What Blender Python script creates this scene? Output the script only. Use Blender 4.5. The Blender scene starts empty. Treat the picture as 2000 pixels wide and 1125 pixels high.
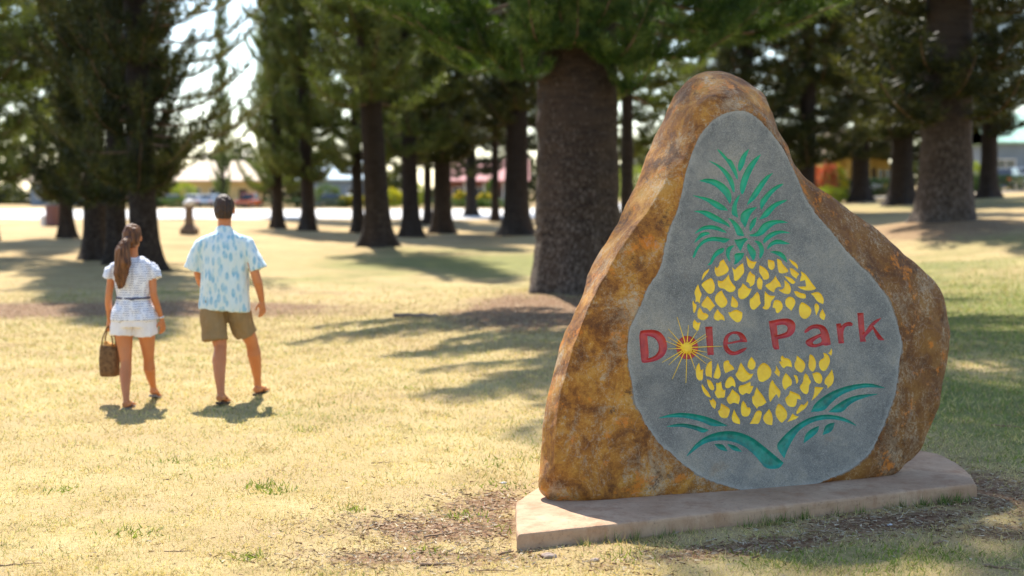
import bpy, bmesh, math, random
import numpy as np
from mathutils import Vector, Matrix, noise
from mathutils.geometry import delaunay_2d_cdt
R = math.radians
rng = np.random.default_rng(7)
random.seed(7)
sc = bpy.context.scene
COL = sc.collection

# ------------------------------------------------------------------ camera, sky, sun, exposure
F = 2777.8                       # focal length in photo pixels (50 mm on 36 mm)
PITCH = math.atan(188.5 / F)
EYE = 1.8
cam_d = bpy.data.cameras.new('camera')
cam = bpy.data.objects.new('camera', cam_d); COL.objects.link(cam)
cam.location = (0, 0, EYE); cam.rotation_euler = (R(90) - PITCH, 0, 0)
cam_d.lens = 50; cam_d.sensor_width = 36; cam_d.clip_start = .1; cam_d.clip_end = 3000
cam_d.dof.use_dof = True; cam_d.dof.focus_distance = 7.9; cam_d.dof.aperture_fstop = 1.55
sc.camera = cam
SUN_EL, SUN_AZ = R(55), R(15)    # azimuth measured from +Y towards -X
world = bpy.data.worlds.new('World'); sc.world = world; world.use_nodes = True
wn = world.node_tree
bg = wn.nodes['Background']
sky = wn.nodes.new('ShaderNodeTexSky'); sky.sky_type = 'NISHITA'; sky.sun_disc = False
sky.sun_elevation = SUN_EL; sky.sun_rotation = -SUN_AZ
sky.air_density = 1.0; sky.dust_density = .4; sky.ozone_density = .6
wn.links.new(sky.outputs[0], bg.inputs[0]); bg.inputs[1].default_value = .145
sun_d = bpy.data.lights.new('sun', 'SUN'); sun_d.energy = 5.0; sun_d.angle = R(.5); sun_d.color = (1, .94, .84)
sun = bpy.data.objects.new('sun', sun_d); COL.objects.link(sun)
to_sun = Vector((-math.sin(SUN_AZ) * math.cos(SUN_EL), math.cos(SUN_AZ) * math.cos(SUN_EL), math.sin(SUN_EL)))
sun.rotation_euler = to_sun.to_track_quat('Z', 'Y').to_euler(); sun.location = (0, 0, 40)
vs = sc.view_settings
sc.display_settings.display_device = 'sRGB'
vs.view_transform = 'Standard'; vs.look = 'None'; vs.gamma = 1; vs.use_curve_mapping = False; vs.exposure = 1.09
sc.render.engine = 'CYCLES'
cy = sc.cycles
cy.use_denoising = True; cy.max_bounces = 7; cy.transparent_max_bounces = 8
cy.diffuse_bounces = 4; cy.glossy_bounces = 2; cy.transmission_bounces = 3
cy.sample_clamp_indirect = 6

# ------------------------------------------------------------------ geometry of the place
def sstep(a, b, x):
    t = np.clip((np.asarray(x, float) - a) / (b - a), 0, 1); return t * t * (3 - 2 * t)
MOUNDS = [(10.7, 35.0, .46, 3.6), (.7, 22.6, .16, 1.8), (-3.4, 44, .12, 2.2), (-8.3, 31, .10, 2.5)]
def ground_z(x, y):
    x = np.asarray(x, float); y = np.asarray(y, float)
    sp = 40 * np.tanh(np.logaddexp(0, (x - 1.5) * 1.2) / 1.2 / 40)
    z = .072 * sp * sstep(9, 32, y)
    z = z + .02 * np.sin(x * .9 + 1.3 * np.sin(y * .35)) * sstep(10, 20, y) + .015 * np.sin(y * 1.1 + x * .5) * sstep(10, 18, y)
    for mx, my, h, r in MOUNDS:
        z = z + h * np.exp(-((x - mx) ** 2 + (y - my) ** 2) / (r * r))
    return z
def gz(x, y): return float(ground_z(x, y))
def ray(px, py):
    cx = (px - 1000) / F; cyy = (562.5 - py) / F
    return Vector((cx, math.cos(PITCH) + cyy * math.sin(PITCH), -math.sin(PITCH) + cyy * math.cos(PITCH)))
def gnd(px, py):
    d = ray(px, py); t = 3.0
    for _ in range(6000):
        p = Vector((0, 0, EYE)) + d * t
        if p.z <= gz(p.x, p.y): break
        t *= 1.002
    return p
def at(px, D, z=None):
    if z is None:
        x = (px - 1000) / F * D
        for _ in range(4):
            z = gz(x, D); x = (px - 1000) / F * (D * math.cos(PITCH) - (z - EYE) * math.sin(PITCH))
        return Vector((x, D, z))
    return Vector(((px - 1000) / F * (D * math.cos(PITCH) - (z - EYE) * math.sin(PITCH)), D, z))

# ------------------------------------------------------------------ helpers
def tag(o, label=None, cat=None, group=None, kind=None):
    if label: o['label'] = label
    if cat: o['category'] = cat
    if group: o['group'] = group
    if kind: o['kind'] = kind
    return o
def empty(name, loc=(0, 0, 0), rz=0):
    o = bpy.data.objects.new(name, None); COL.objects.link(o); o.location = loc; o.rotation_euler = (0, 0, rz)
    o.empty_display_size = .1
    return o
def mesh_np(name, V, Fc, mats, midx=None, smooth=False):
    """V (n,3); Fc (m,3) or (m,4) array, or a list of polygons"""
    me = bpy.data.meshes.new(name)
    V = np.asarray(V, np.float32)
    if isinstance(Fc, np.ndarray):
        k = Fc.shape[1]
        me.vertices.add(len(V)); me.vertices.foreach_set('co', V.ravel())
        me.loops.add(Fc.size); me.loops.foreach_set('vertex_index', Fc.ravel().astype(np.int32))
        me.polygons.add(len(Fc))
        me.polygons.foreach_set('loop_start', np.arange(0, Fc.size, k, dtype=np.int32))
        me.update(calc_edges=True)
    else:
        me.from_pydata([tuple(map(float, v)) for v in V], [], [list(map(int, f)) for f in Fc]); me.update()
    for m in mats: me.materials.append(m)
    if midx is not None: me.polygons.foreach_set('material_index', np.asarray(midx, np.int32))
    if smooth: me.polygons.foreach_set('use_smooth', np.ones(len(me.polygons), bool))
    me.update()
    return me
def link(name, me, parent=None, loc=None):
    o = bpy.data.objects.new(name, me); COL.objects.link(o)
    if parent: o.parent = parent
    if loc is not None: o.location = loc
    return o
class MB:
    """collects boxes, prisms and tubes, builds ONE mesh object"""
    def __init__(s): s.v = []; s.f = []
    def add(s, V, Fs):
        n = len(s.v); s.v += [tuple(v) for v in V]; s.f += [[i + n for i in f] for f in Fs]; return s
    def box(s, x0, x1, y0, y1, z0, z1):
        return s.add([(x0, y0, z0), (x1, y0, z0), (x1, y1, z0), (x0, y1, z0), (x0, y0, z1), (x1, y0, z1), (x1, y1, z1), (x0, y1, z1)],
                     [(0, 3, 2, 1), (4, 5, 6, 7), (0, 1, 5, 4), (1, 2, 6, 5), (2, 3, 7, 6), (3, 0, 4, 7)])
    def loft(s, pts, rad, n=12, ref=(1, 0, 0), cap=True):
        V, Fs = loft(pts, rad, n, ref, cap); return s.add(V, Fs)
    def prism(s, poly, axis, a, b):
        n = len(poly); V = []
        for t in (a, b):
            for p, q in poly:
                V.append((t, p, q) if axis == 0 else (p, t, q) if axis == 1 else (p, q, t))
        Fs = [list(range(n))[::-1], [n + i for i in range(n)]] + [[i, (i + 1) % n, n + (i + 1) % n, n + i] for i in range(n)]
        return s.add(V, Fs)
    def build(s, name, m, parent=None, loc=None, bevel=0, smooth=False):
        me = bpy.data.meshes.new(name); me.from_pydata(s.v, [], s.f); me.update()
        bm = bmesh.new(); bm.from_mesh(me); bmesh.ops.recalc_face_normals(bm, faces=bm.faces)
        if bevel: bmesh.ops.bevel(bm, geom=list(bm.edges), offset=bevel, segments=2, affect='EDGES', profile=.6)
        bm.to_mesh(me); bm.free()
        me.materials.append(m)
        if smooth: me.polygons.foreach_set('use_smooth', np.ones(len(me.polygons), bool))
        return link(name, me, parent, loc)
def loft(pts, rad, n=12, ref=(1, 0, 0), cap=True):
    pts = [Vector(p) for p in pts]; V = []; Fs = []
    for i, p in enumerate(pts):
        t = (pts[min(i + 1, len(pts) - 1)] - pts[max(i - 1, 0)]).normalized()
        e1 = Vector(ref) - t * t.dot(Vector(ref))
        if e1.length < .05: e1 = Vector((0, 1, 0)) - t * t.y
        e1.normalize(); e2 = t.cross(e1)
        r = rad[i]; a, b = (r, r) if not hasattr(r, '__len__') else r
        for k in range(n):
            th = 2 * math.pi * k / n
            V.append(p + e1 * (a * math.cos(th)) + e2 * (b * math.sin(th)))
    for i in range(len(pts) - 1):
        for k in range(n):
            Fs.append([i * n + k, i * n + (k + 1) % n, (i + 1) * n + (k + 1) % n, (i + 1) * n + k])
    if cap: Fs += [list(range(n))[::-1], [(len(pts) - 1) * n + k for k in range(n)]]
    return V, Fs
def remesh(V, Fs, voxel, smooth=3):
    me = bpy.data.meshes.new('tmp'); me.from_pydata([tuple(v) for v in V], [], Fs); me.update()
    bm = bmesh.new(); bm.from_mesh(me); bmesh.ops.recalc_face_normals(bm, faces=bm.faces); bm.to_mesh(me); bm.free()
    ts = bpy.data.scenes.new('tmp'); o = bpy.data.objects.new('tmp', me); ts.collection.objects.link(o)
    m = o.modifiers.new('r', 'REMESH'); m.mode = 'VOXEL'; m.voxel_size = voxel; m.use_smooth_shade = True
    if smooth:
        s = o.modifiers.new('s', 'SMOOTH'); s.factor = .5; s.iterations = smooth
    with bpy.context.temp_override(scene=ts, view_layer=ts.view_layers[0]):
        dg = bpy.context.evaluated_depsgraph_get(); out = bpy.data.meshes.new_from_object(o.evaluated_get(dg))
    bpy.data.objects.remove(o); bpy.data.meshes.remove(me); bpy.data.scenes.remove(ts)
    return out

# ------------------------------------------------------------------ materials
class NT:
    def __init__(s, name):
        s.m = bpy.data.materials.new(name); s.m.use_nodes = True; s.t = s.m.node_tree
        s.b = s.t.nodes['Principled BSDF']; s.out = s.t.nodes['Material Output']
        s.b.inputs['Specular IOR Level'].default_value = .3
        s.tc = s.t.nodes.new('ShaderNodeTexCoord')
    def n(s, typ, **kw):
        nd = s.t.nodes.new(typ)
        for k, v in kw.items():
            if k.startswith('_'): setattr(nd, k[1:], v)
            else:
                nd.inputs[k.replace('__', ' ')].default_value = v
        return nd
    def l(s, a, b): s.t.links.new(a, b)
    def noise(s, scale, detail=4, rough=.55, vec=None, stretch=None, dist=0):
        nd = s.n('ShaderNodeTexNoise', Scale=scale, Detail=detail, Roughness=rough, Distortion=dist)
        v = vec or s.tc.outputs['Object']
        if stretch:
            mp = s.n('ShaderNodeMapping'); mp.inputs['Scale'].default_value = stretch; s.l(v, mp.inputs[0]); v = mp.outputs[0]
        s.l(v, nd.inputs['Vector']); return nd.outputs['Fac']
    def ramp(s, fac, stops):
        r = s.n('ShaderNodeValToRGB'); e = r.color_ramp.elements
        while len(e) < len(stops): e.new(.5)
        for el, (p, c) in zip(e, stops):
            el.position = p; el.color = (*c, 1) if len(c) == 3 else c
        s.l(fac, r.inputs[0]); return r.outputs[0]
    def mix(s, fac, a, b, mode='MIX'):
        m = s.n('ShaderNodeMix', _data_type='RGBA', _blend_type=mode)
        for sock, v in ((m.inputs['Factor'], fac), (m.inputs[6], a), (m.inputs[7], b)):
            if isinstance(v, (int, float)): sock.default_value = v
            elif isinstance(v, tuple): sock.default_value = (*v, 1)
            else: s.l(v, sock)
        return m.outputs[2]
    def math(s, op, a, b=0., clamp=False):
        m = s.n('ShaderNodeMath', _operation=op, _use_clamp=clamp)
        for i, v in enumerate((a, b)):
            if isinstance(v, (int, float)): m.inputs[i].default_value = v
            else: s.l(v, m.inputs[i])
        return m.outputs[0]
    def attr(s, name):
        a = s.n('ShaderNodeAttribute', _attribute_name=name); return a
    def bump(s, h, strength=.5, dist=.01, prev=None):
        b = s.n('ShaderNodeBump', Strength=strength, Distance=dist); s.l(h, b.inputs['Height'])
        if prev is not None: s.l(prev, b.inputs['Normal'])
        s.l(b.outputs[0], s.b.inputs['Normal']); return b.outputs[0]
    def done(s, col, rough=.8):
        if isinstance(col, tuple): s.b.inputs['Base Color'].default_value = (*col, 1)
        else: s.l(col, s.b.inputs['Base Color'])
        if isinstance(rough, (int, float)): s.b.inputs['Roughness'].default_value = rough
        else: s.l(rough, s.b.inputs['Roughness'])
        return s.m
def simple(name, a, b=None, scale=6, rough=.8, bump=.3, bs=None, metal=0, spec=.3, coat=0):
    t = NT(name); b = b or tuple(c * .7 for c in a)
    nz = t.noise(scale, 5); c = t.ramp(nz, [(.3, b), (.7, a)])
    if bump: t.bump(t.noise(bs or scale * 6, 6), bump, .005)
    t.b.inputs['Metallic'].default_value = metal; t.b.inputs['Specular IOR Level'].default_value = spec
    t.b.inputs['Coat Weight'].default_value = coat
    return t.done(c, rough)
def leaf_mat(name, dark, mid, light, scale=.8, trans=.35, tcol=None, colattr=False, gloss=.45):
    t = NT(name)
    if colattr: c = t.attr('tint').outputs['Color']
    else:
        c = t.ramp(t.math('ADD', t.math('MULTIPLY', t.noise(scale, 3), .6), t.math('MULTIPLY', t.noise(scale * 9, 3), .4)), [(.36, dark), (.5, mid), (.66, light)])
    t.b.inputs['Specular IOR Level'].default_value = .35
    t.done(c, gloss)
    tr = t.n('ShaderNodeBsdfTranslucent'); t.l(t.mix(1., c, tcol or (1.15, 1.1, .55), 'MULTIPLY'), tr.inputs[0])
    mx = t.n('ShaderNodeMixShader', Fac=trans); t.l(t.b.outputs[0], mx.inputs[1]); t.l(tr.outputs[0], mx.inputs[2])
    t.l(mx.outputs[0], t.out.inputs['Surface'])
    return t.m

def ground_mat():
    t = NT('dry_lawn'); g = t.tc.outputs['Object']
    n1 = t.noise(.35, 5); n2 = t.noise(2.2, 6, .65); n3 = t.noise(26, 6, .7); n4 = t.noise(110, 3, .7, stretch=(1, .6, 1))
    straw = t.ramp(n2, [(.3, (.32, .225, .09)), (.5, (.47, .36, .155)), (.7, (.60, .49, .23))])
    green = t.ramp(n2, [(.3, (.10, .12, .03)), (.7, (.27, .27, .07))])
    gfac = t.math('MULTIPLY_ADD', n1, 3.2); 
    gf = t.math('ADD', t.math('MULTIPLY', n1, 2.6), t.math('MULTIPLY', n3, 1.5))
    gf = t.math('ADD', t.math('SUBTRACT', gf, 2.36), t.attr('green').outputs['Fac'])
    straw = t.mix(t.ramp(t.noise(1.1, 6, .7), [(.44, (0, 0, 0)), (.6, (.7, .7, .7))]), straw, (.37, .25, .12))
    c = t.mix(t.ramp(gf, [(0., (0, 0, 0)), (.55, (1, 1, 1))]), straw, green)
    c = t.mix(t.ramp(n4, [(.35, (.55, .55, .55)), (.6, (0, 0, 0))]), c, (.17, .12, .055))
    dirt = t.ramp(n3, [(.3, (.075, .036, .017)), (.46, (.17, .085, .040)), (.56, (.26, .165, .09)), (.68, (.42, .33, .20))])
    df = t.math('ADD', t.attr('dirt').outputs['Fac'], t.math('MULTIPLY', t.math('SUBTRACT', t.noise(5, 6, .7), .5), 1.3))
    df = t.math('ADD', df, t.math('MULTIPLY', t.math('SUBTRACT', n4, .5), .7))
    c = t.mix(t.ramp(df, [(.36, (0, 0, 0)), (.62, (1, 1, 1))]), c, dirt)
    c = t.mix(t.ramp(t.attr('far').outputs['Fac'], [(0, (0, 0, 0)), (1, (.8, .8, .8))]), c, t.ramp(n1, [(.4, (.31, .205, .09)), (.6, (.46, .325, .15))]))
    t.bump(n3, .7, .03); 
    return t.done(c, .95)
def rock_mat():
    t = NT('rusty_boulder')
    n2 = t.noise(5, 9, .70, dist=.5); n3 = t.noise(46, 9, .80); n5 = t.noise(130, 6, .8); n4 = t.noise(2.6, 8, .66, dist=.8)
    q = t.math('ADD', t.math('MULTIPLY', n2, .62), t.math('ADD', t.math('MULTIPLY', n3, .26), t.math('MULTIPLY', n5, .12)))
    rust = t.ramp(q, [(.35, (.075, .026, .008)), (.43, (.22, .078, .013)), (.49, (.42, .165, .022)), (.55, (.58, .27, .04)), (.66, (.66, .40, .13))])
    brown = t.ramp(q, [(.35, (.08, .030, .008)), (.46, (.21, .080, .015)), (.55, (.32, .145, .03)), (.66, (.46, .26, .09))])
    sep = t.n('ShaderNodeSeparateXYZ'); t.l(t.tc.outputs['Object'], sep.inputs[0])
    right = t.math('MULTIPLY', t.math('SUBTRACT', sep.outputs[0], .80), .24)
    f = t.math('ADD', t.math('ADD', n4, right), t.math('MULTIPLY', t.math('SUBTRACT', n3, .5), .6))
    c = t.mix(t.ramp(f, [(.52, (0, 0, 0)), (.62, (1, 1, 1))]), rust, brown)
    # grey weathered veil with a broken edge
    v1 = t.noise(3.3, 9, .74, vec=None, stretch=(1.3, 1.3, .8), dist=.4)
    vf = t.math('ADD', v1, t.math('ADD', t.math('MULTIPLY', t.math('SUBTRACT', n3, .5), .75), t.math('MULTIPLY', t.math('SUBTRACT', n5, .5), .5)))
    c = t.mix(t.ramp(vf, [(.52, (0, 0, 0)), (.58, (.6, .6, .6)), (.72, (.85, .85, .85))]), c, t.ramp(q, [(.42, (.20, .125, .065)), (.5, (.38, .27, .16)), (.6, (.60, .48, .33))]))
    c = t.mix(t.ramp(t.math('ADD', t.noise(4.4, 8, .75), t.math('MULTIPLY', t.math('SUBTRACT', n5, .5), .3)), [(.57, (0, 0, 0)), (.65, (.85, .85, .85))]), c, (.085, .036, .013))
    c = t.mix(t.ramp(t.math('ADD', t.noise(6.1, 7, .7), t.math('MULTIPLY', t.math('SUBTRACT', n3, .5), .4)), [(.57, (0, 0, 0)), (.64, (.8, .8, .8))]), c, (.70, .22, .018))
    v = t.n('ShaderNodeTexVoronoi', _feature='DISTANCE_TO_EDGE', Scale=2.1)
    wv = t.n('ShaderNodeVectorMath', _operation='ADD')
    cn = t.n('ShaderNodeTexNoise', Scale=3., Detail=4.); t.l(t.tc.outputs['Object'], cn.inputs[0])
    t.l(t.tc.outputs['Object'], wv.inputs[0]); t.l(cn.outputs['Color'], wv.inputs[1]); t.l(wv.outputs[0], v.inputs['Vector'])
    vein = t.ramp(v.outputs[0], [(0, (1, 1, 1)), (.010, (0, 0, 0))])
    c = t.mix(t.math('MULTIPLY', t.math('MULTIPLY', vein, n2), .7), c, (.45, .36, .28))
    e = t.math('ADD', t.attr('face').outputs['Fac'], t.math('ADD', t.math('MULTIPLY', t.math('SUBTRACT', n3, .5), 1.3), t.math('MULTIPLY', t.math('SUBTRACT', n2, .5), 1.2)))
    c = t.mix(t.ramp(e, [(.55, (0, 0, 0)), (.75, (.85, .85, .85))]), c, (.25, .24, .21))
    pit = t.ramp(t.noise(24, 5, .6), [(.30, (0,) * 3), (.38, (1,) * 3)])
    b = t.bump(pit, .5, .012); b = t.bump(n3, .8, .016, b); t.bump(n5, .7, .006, b)
    t.b.inputs['Specular IOR Level'].default_value = .35
    return t.done(c, t.ramp(n3, [(.3, (.5,) * 3), (.7, (.8,) * 3)]))
def face_mat():
    t = NT('ground_grey_stone')
    n1 = t.noise(2.8, 6, .62, dist=.4); n3 = t.noise(210, 4, .85); n2 = t.noise(95, 7, .85); n4 = t.noise(14, 8, .75)
    m_ = t.math('ADD', t.math('MULTIPLY', n1, .7), t.math('MULTIPLY', n4, .3))
    c = t.ramp(m_, [(.36, (.125, .124, .112)), (.46, (.195, .19, .168)), (.54, (.265, .25, .21)), (.64, (.36, .32, .245))])
    c = t.mix(t.ramp(n2, [(.34, (.6,) * 3), (.5, (0,) * 3)]), c, (.10, .105, .10))
    c = t.mix(t.ramp(n3, [(.36, (.5,) * 3), (.48, (0,) * 3)]), c, (.08, .085, .08))
    c = t.mix(t.ramp(n3, [(.53, (0,) * 3), (.66, (.85,) * 3)]), c, (.46, .44, .40))
    c = t.mix(t.ramp(n2, [(.54, (0,) * 3), (.70, (.6,) * 3)]), c, (.42, .39, .34))
    c = t.mix(t.ramp(t.noise(2.1, 8, .75), [(.62, (0,) * 3), (.74, (.55,) * 3)]), c, (.27, .17, .09))
    e = t.math('ADD', t.attr('face').outputs['Fac'], t.math('ADD', t.math('MULTIPLY', t.math('SUBTRACT', n2, .5), .9), t.math('MULTIPLY', t.math('SUBTRACT', n4, .5), 1.2)))
    c = t.mix(t.ramp(e, [(.6, (0,) * 3), (1.05, (.6,) * 3)]), c, (.37, .36, .32))
    c = t.mix(t.ramp(e, [(1.02, (0,) * 3), (1.12, (.8,) * 3)]), c, (.30, .15, .05))
    # a few pale scratches
    sc1 = t.noise(3., 2, .5, stretch=(26, 26, 3)); sc2 = t.noise(4., 3)
    b = t.bump(t.noise(45, 6, .8), .4, .004); t.bump(n3, .8, .003, b)
    return t.done(c, .72)
def paint(name, a, b, scale=14, c2=None, bump=.35):
    t = NT(name); n = t.noise(scale, 6, .65, stretch=(1, 1, 1)); c = t.ramp(n, [(.32, b), (.6, a)])
    chip_glint = t.noise(120, 5, .75); c = t.mix(t.ramp(chip_glint, [(.66, (0,) * 3), (.72, (.6,) * 3)]), c, c2 or tuple(x * .5 for x in b))
    t.bump(t.noise(70, 6, .7), bump, .004); t.b.inputs['Specular IOR Level'].default_value = .5
    return t.done(c, .42)
def bark_mat(name, a, b, light, s=1.):
    t = NT(name)
    ring = t.noise(3.2 * s, 6, .7, stretch=(1, 1, 5)); fl = t.noise(16 * s, 8, .75, stretch=(1.6, 1.6, .9)); n1 = t.noise(1.2, 4)
    c = t.ramp(ring, [(.3, b), (.65, a)])
    sep = t.n('ShaderNodeSeparateXYZ'); t.l(t.tc.outputs['Object'], sep.inputs[0])
    low = t.math('MULTIPLY', t.math('SUBTRACT', 2.6, sep.outputs[2]), .035)
    c = t.mix(t.ramp(t.math('ADD', fl, low), [(.54, (0,) * 3), (.66, (.85,) * 3)]), c, light)
    c = t.mix(t.ramp(n1, [(.45, (0,) * 3), (.7, (.5,) * 3)]), c, tuple(x * 1.2 for x in a))
    bb = t.bump(ring, .9, .08); t.bump(fl, 1., .06, bb)
    return t.done(c, .9)
def shirt_mat():
    t = NT('leaf_print_cotton')
    mp = t.n('ShaderNodeMapping'); mp.inputs['Scale'].default_value = (27, 27, 11.); t.l(t.tc.outputs['Object'], mp.inputs[0])
    cn = t.n('ShaderNodeTexNoise', Scale=1.5, Detail=3.); t.l(mp.outputs[0], cn.inputs[0])
    ad = t.mix(.22, mp.outputs[0], cn.outputs['Color'])
    v = t.n('ShaderNodeTexVoronoi', Scale=1.25, Randomness=.75); t.l(ad, v.inputs['Vector'])
    leaf = t.ramp(v.outputs['Distance'], [(.36, (1,) * 3), (.52, (0,) * 3)])
    tone = t.ramp(t.noise(14, 3), [(.4, (.24, .46, .60)), (.6, (.44, .61, .68))])
    c = t.mix(leaf, (.62, .72, .72), tone)
    w = t.noise(60, 3, stretch=(1, 1, .2)); c = t.mix(t.ramp(w, [(.5, (0,) * 3), (.7, (.35,) * 3)]), c, (.42, .62, .70))
    t.bump(t.noise(9, 4), .3, .02)
    t.b.inputs['Sheen Weight'].default_value = .2
    return t.done(c, .9)
def blouse_mat():
    t = NT('striped_blouse')
    sep = t.n('ShaderNodeSeparateXYZ'); t.l(t.tc.outputs['Object'], sep.inputs[0])
    z = t.math('ADD', sep.outputs[2], t.math('MULTIPLY', t.noise(6, 2), .02))
    st = t.math('FRACT', t.math('MULTIPLY', z, 52.)); st = t.ramp(st, [(.0, (0,) * 3), (.1, (1,) * 3), (.28, (1,) * 3), (.38, (0,) * 3)])
    br = t.ramp(t.noise(34, 2, stretch=(1, 1, .3)), [(.42, (0,) * 3), (.5, (1,) * 3)])
    c = t.mix(t.math('MULTIPLY', st, br), (.74, .75, .80), (.20, .22, .32))
    t.bump(t.noise(12, 4), .4, .02); return t.done(c, .9)

M = {}
M['ground'] = ground_mat(); M['rock'] = rock_mat(); M['face'] = face_mat()
M['yellow'] = paint('yellow_paint', (.98, .64, .022), (.84, .48, .02), 9, (.90, .72, .30))
M['green'] = paint('green_paint', (.006, .34, .17), (.004, .25, .12), 22, (.02, .13, .08))
M['teal'] = paint('teal_paint', (.004, .27, .19), (.004, .12, .085), 12, (.01, .08, .07))
M['red'] = paint('red_paint', (.50, .045, .038), (.33, .022, .022), 16, (.60, .20, .20))  # pink flecks stand in for highlights on the letters' lower faces
def concrete():
    t = NT('pinkish_concrete')
    n1 = t.noise(2.5, 6, .65); n3 = t.noise(40, 7, .75)
    c = t.ramp(n1, [(.3, (.34, .205, .12)), (.55, (.47, .31, .195)), (.75, (.56, .40, .27))])
    c = t.mix(t.ramp(n3, [(.3, (.6,) * 3), (.45, (0,) * 3)]), c, (.17, .11, .08))
    c = t.mix(t.ramp(t.noise(6, 7, .7, stretch=(1, 1, .4)), [(.50, (0,) * 3), (.64, (.75,) * 3)]), c, (.33, .18, .10))
    b = t.bump(n3, .5, .008); t.bump(t.noise(180, 3), .4, .003, b)
    return t.done(c, .88)
M['concrete'] = concrete()
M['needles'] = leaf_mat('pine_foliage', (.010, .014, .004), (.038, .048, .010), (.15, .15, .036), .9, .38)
M['needles_sunlit'] = leaf_mat('sunlit_pine_foliage', (.030, .045, .012), (.105, .14, .034), (.30, .34, .13), .9, .45)  # brighter copy of the foliage, with sunlight put into the colour
M['needles_near'] = leaf_mat('pine_foliage_near', (.014, .036, .007), (.052, .105, .020), (.22, .29, .07), 1.8, .45)  # greens raised to stand in for sun on the bough tips
M['twig_wood'] = simple('branch_wood', (.20, .13, .085), (.10, .06, .04), 8, .85)
M['pale_wood'] = simple('pale_branch_wood', (.40, .33, .27), (.12, .08, .055), 3, .8)
M['bark'] = bark_mat('ringed_bark', (.085, .052, .034), (.020, .012, .008), (.27, .21, .165))
M['bark2'] = bark_mat('dark_bark', (.036, .024, .017), (.013, .008, .006), (.10, .078, .066), .8)
M['bark_pale'] = bark_mat('pale_mottled_bark', (.075, .054, .041), (.026, .017, .012), (.19, .155, .13), .55)
M['grass'] = leaf_mat('grass_blades', (0,) * 3, (0,) * 3, (0,) * 3, trans=.35, tcol=(1.05, 1., .7), colattr=True, gloss=.6)
M['litter'] = leaf_mat('dry_litter', (0,) * 3, (0,) * 3, (0,) * 3, trans=.1, colattr=True, gloss=.8)
M['twig'] = simple('dry_twig', (.36, .25, .16), (.16, .09, .05), 30, .85)
M['skin'] = simple('skin', (.56, .215, .082), (.48, .165, .055), 5, .5, .05, spec=.4)
for k in ('skin',):
    M[k].node_tree.nodes['Principled BSDF'].inputs['Subsurface Weight'].default_value = .12
    M[k].node_tree.nodes['Principled BSDF'].inputs['Subsurface Radius'].default_value = (.02, .008, .004)
M['shirt'] = shirt_mat(); M['blouse'] = blouse_mat()
M['khaki'] = simple('khaki_cotton', (.30, .20, .095), (.23, .15, .065), 10, .9)
M['white_cotton'] = simple('white_cotton', (.80, .77, .76), (.70, .66, .66), 10, .9)
def hair_mat(name, a, b):
    t = NT(name); c = t.ramp(t.noise(60, 4, stretch=(1, 1, .12)), [(.35, b), (.65, a)])
    t.bump(t.noise(190, 4, stretch=(1, 1, .08)), .9, .006); t.b.inputs['Specular IOR Level'].default_value = .35
    return t.done(c, .5)
M['hair_man'] = hair_mat('dark_brown_hair', (.065, .032, .016), (.022, .011, .006))
M['hair_woman'] = hair_mat('long_brown_hair', (.21, .085, .028), (.05, .018, .007))
M['sole'] = simple('sandal_sole', (.08, .055, .04), None, 12, .7)
M['grey_sole'] = simple('grey_sandal', (.20, .19, .20), None, 12, .6)
M['wicker'] = simple('woven_straw', (.24, .13, .055), (.10, .05, .02), 40, .85, .8, 90)
M['orange'] = simple('orange_cloth', (.72, .33, .08), None, 9, .8)
M['tie'] = simple('dark_tie', (.11, .11, .16), None, 9, .8)
M['silver'] = simple('silver', (.75, .75, .77), None, 9, .3, 0, metal=.8)

# ------------------------------------------------------------------ setting: lawn, road
def axis(core0, core1, step, lo, hi, growth=1.09):
    a = list(np.arange(core0, core1 + 1e-6, step)); s = step
    while a[-1] < hi: s *= growth; a.append(a[-1] + s)
    s = step
    while a[0] > lo: s *= growth; a.insert(0, a[0] - s)
    return np.array(a)
DIRT = []   # (x, y, rx, ry, strength, angle)
def dirt_at(px, py, rx, ry, s=1., ang=0): p = gnd(px, py); DIRT.append((p.x, p.y, rx, ry, s, ang))
for a in [(880, 1030, .70, .46, .74), (965, 985, .35, .42, .72), (820, 1090, .75, .28, .62), (1480, 1068, .75, .17, .80, .42), (1740, 1020, .65, .22, .9, .42), (1915, 960, .5, .75, .75, 0), (1960, 1040, .4, .25, .6),
          (1200, 1105, .4, .2, .4), (1050, 612, 1.3, 2.2, 1.1), (1000, 640, 1.6, 1.0, .45), (130, 603, 3.6, 1.15, 1.3), (420, 598, 2.0, .95, 1.1), (610, 572, 1.6, .35, .5), (900, 660, 1.5, .7, .22),
          (900, 466, 2.2, 5., .6), (744, 488, 1.4, 2., .5), (1830, 440, 3.0, 3.2, .78), (1980, 420, 3.0, 4., .6), (100, 520, 2.5, 2., .35), (280, 545, 2.0, 2.2, .45), (1260, 680, 1.5, .8, .5)]:
    dirt_at(*a)
def blob(x, y, lst):
    o = np.zeros_like(x)
    for cx, cyy, rx, ry, s, ang in lst:
        c, sn = math.cos(ang), math.sin(ang); dx = x - cx; dy = y - cyy
        u = (dx * c + dy * sn) / rx; v = (-dx * sn + dy * c) / ry
        o = np.maximum(o, s * np.exp(-(u * u + v * v) * .8))
    return o
GREEN = []
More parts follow.
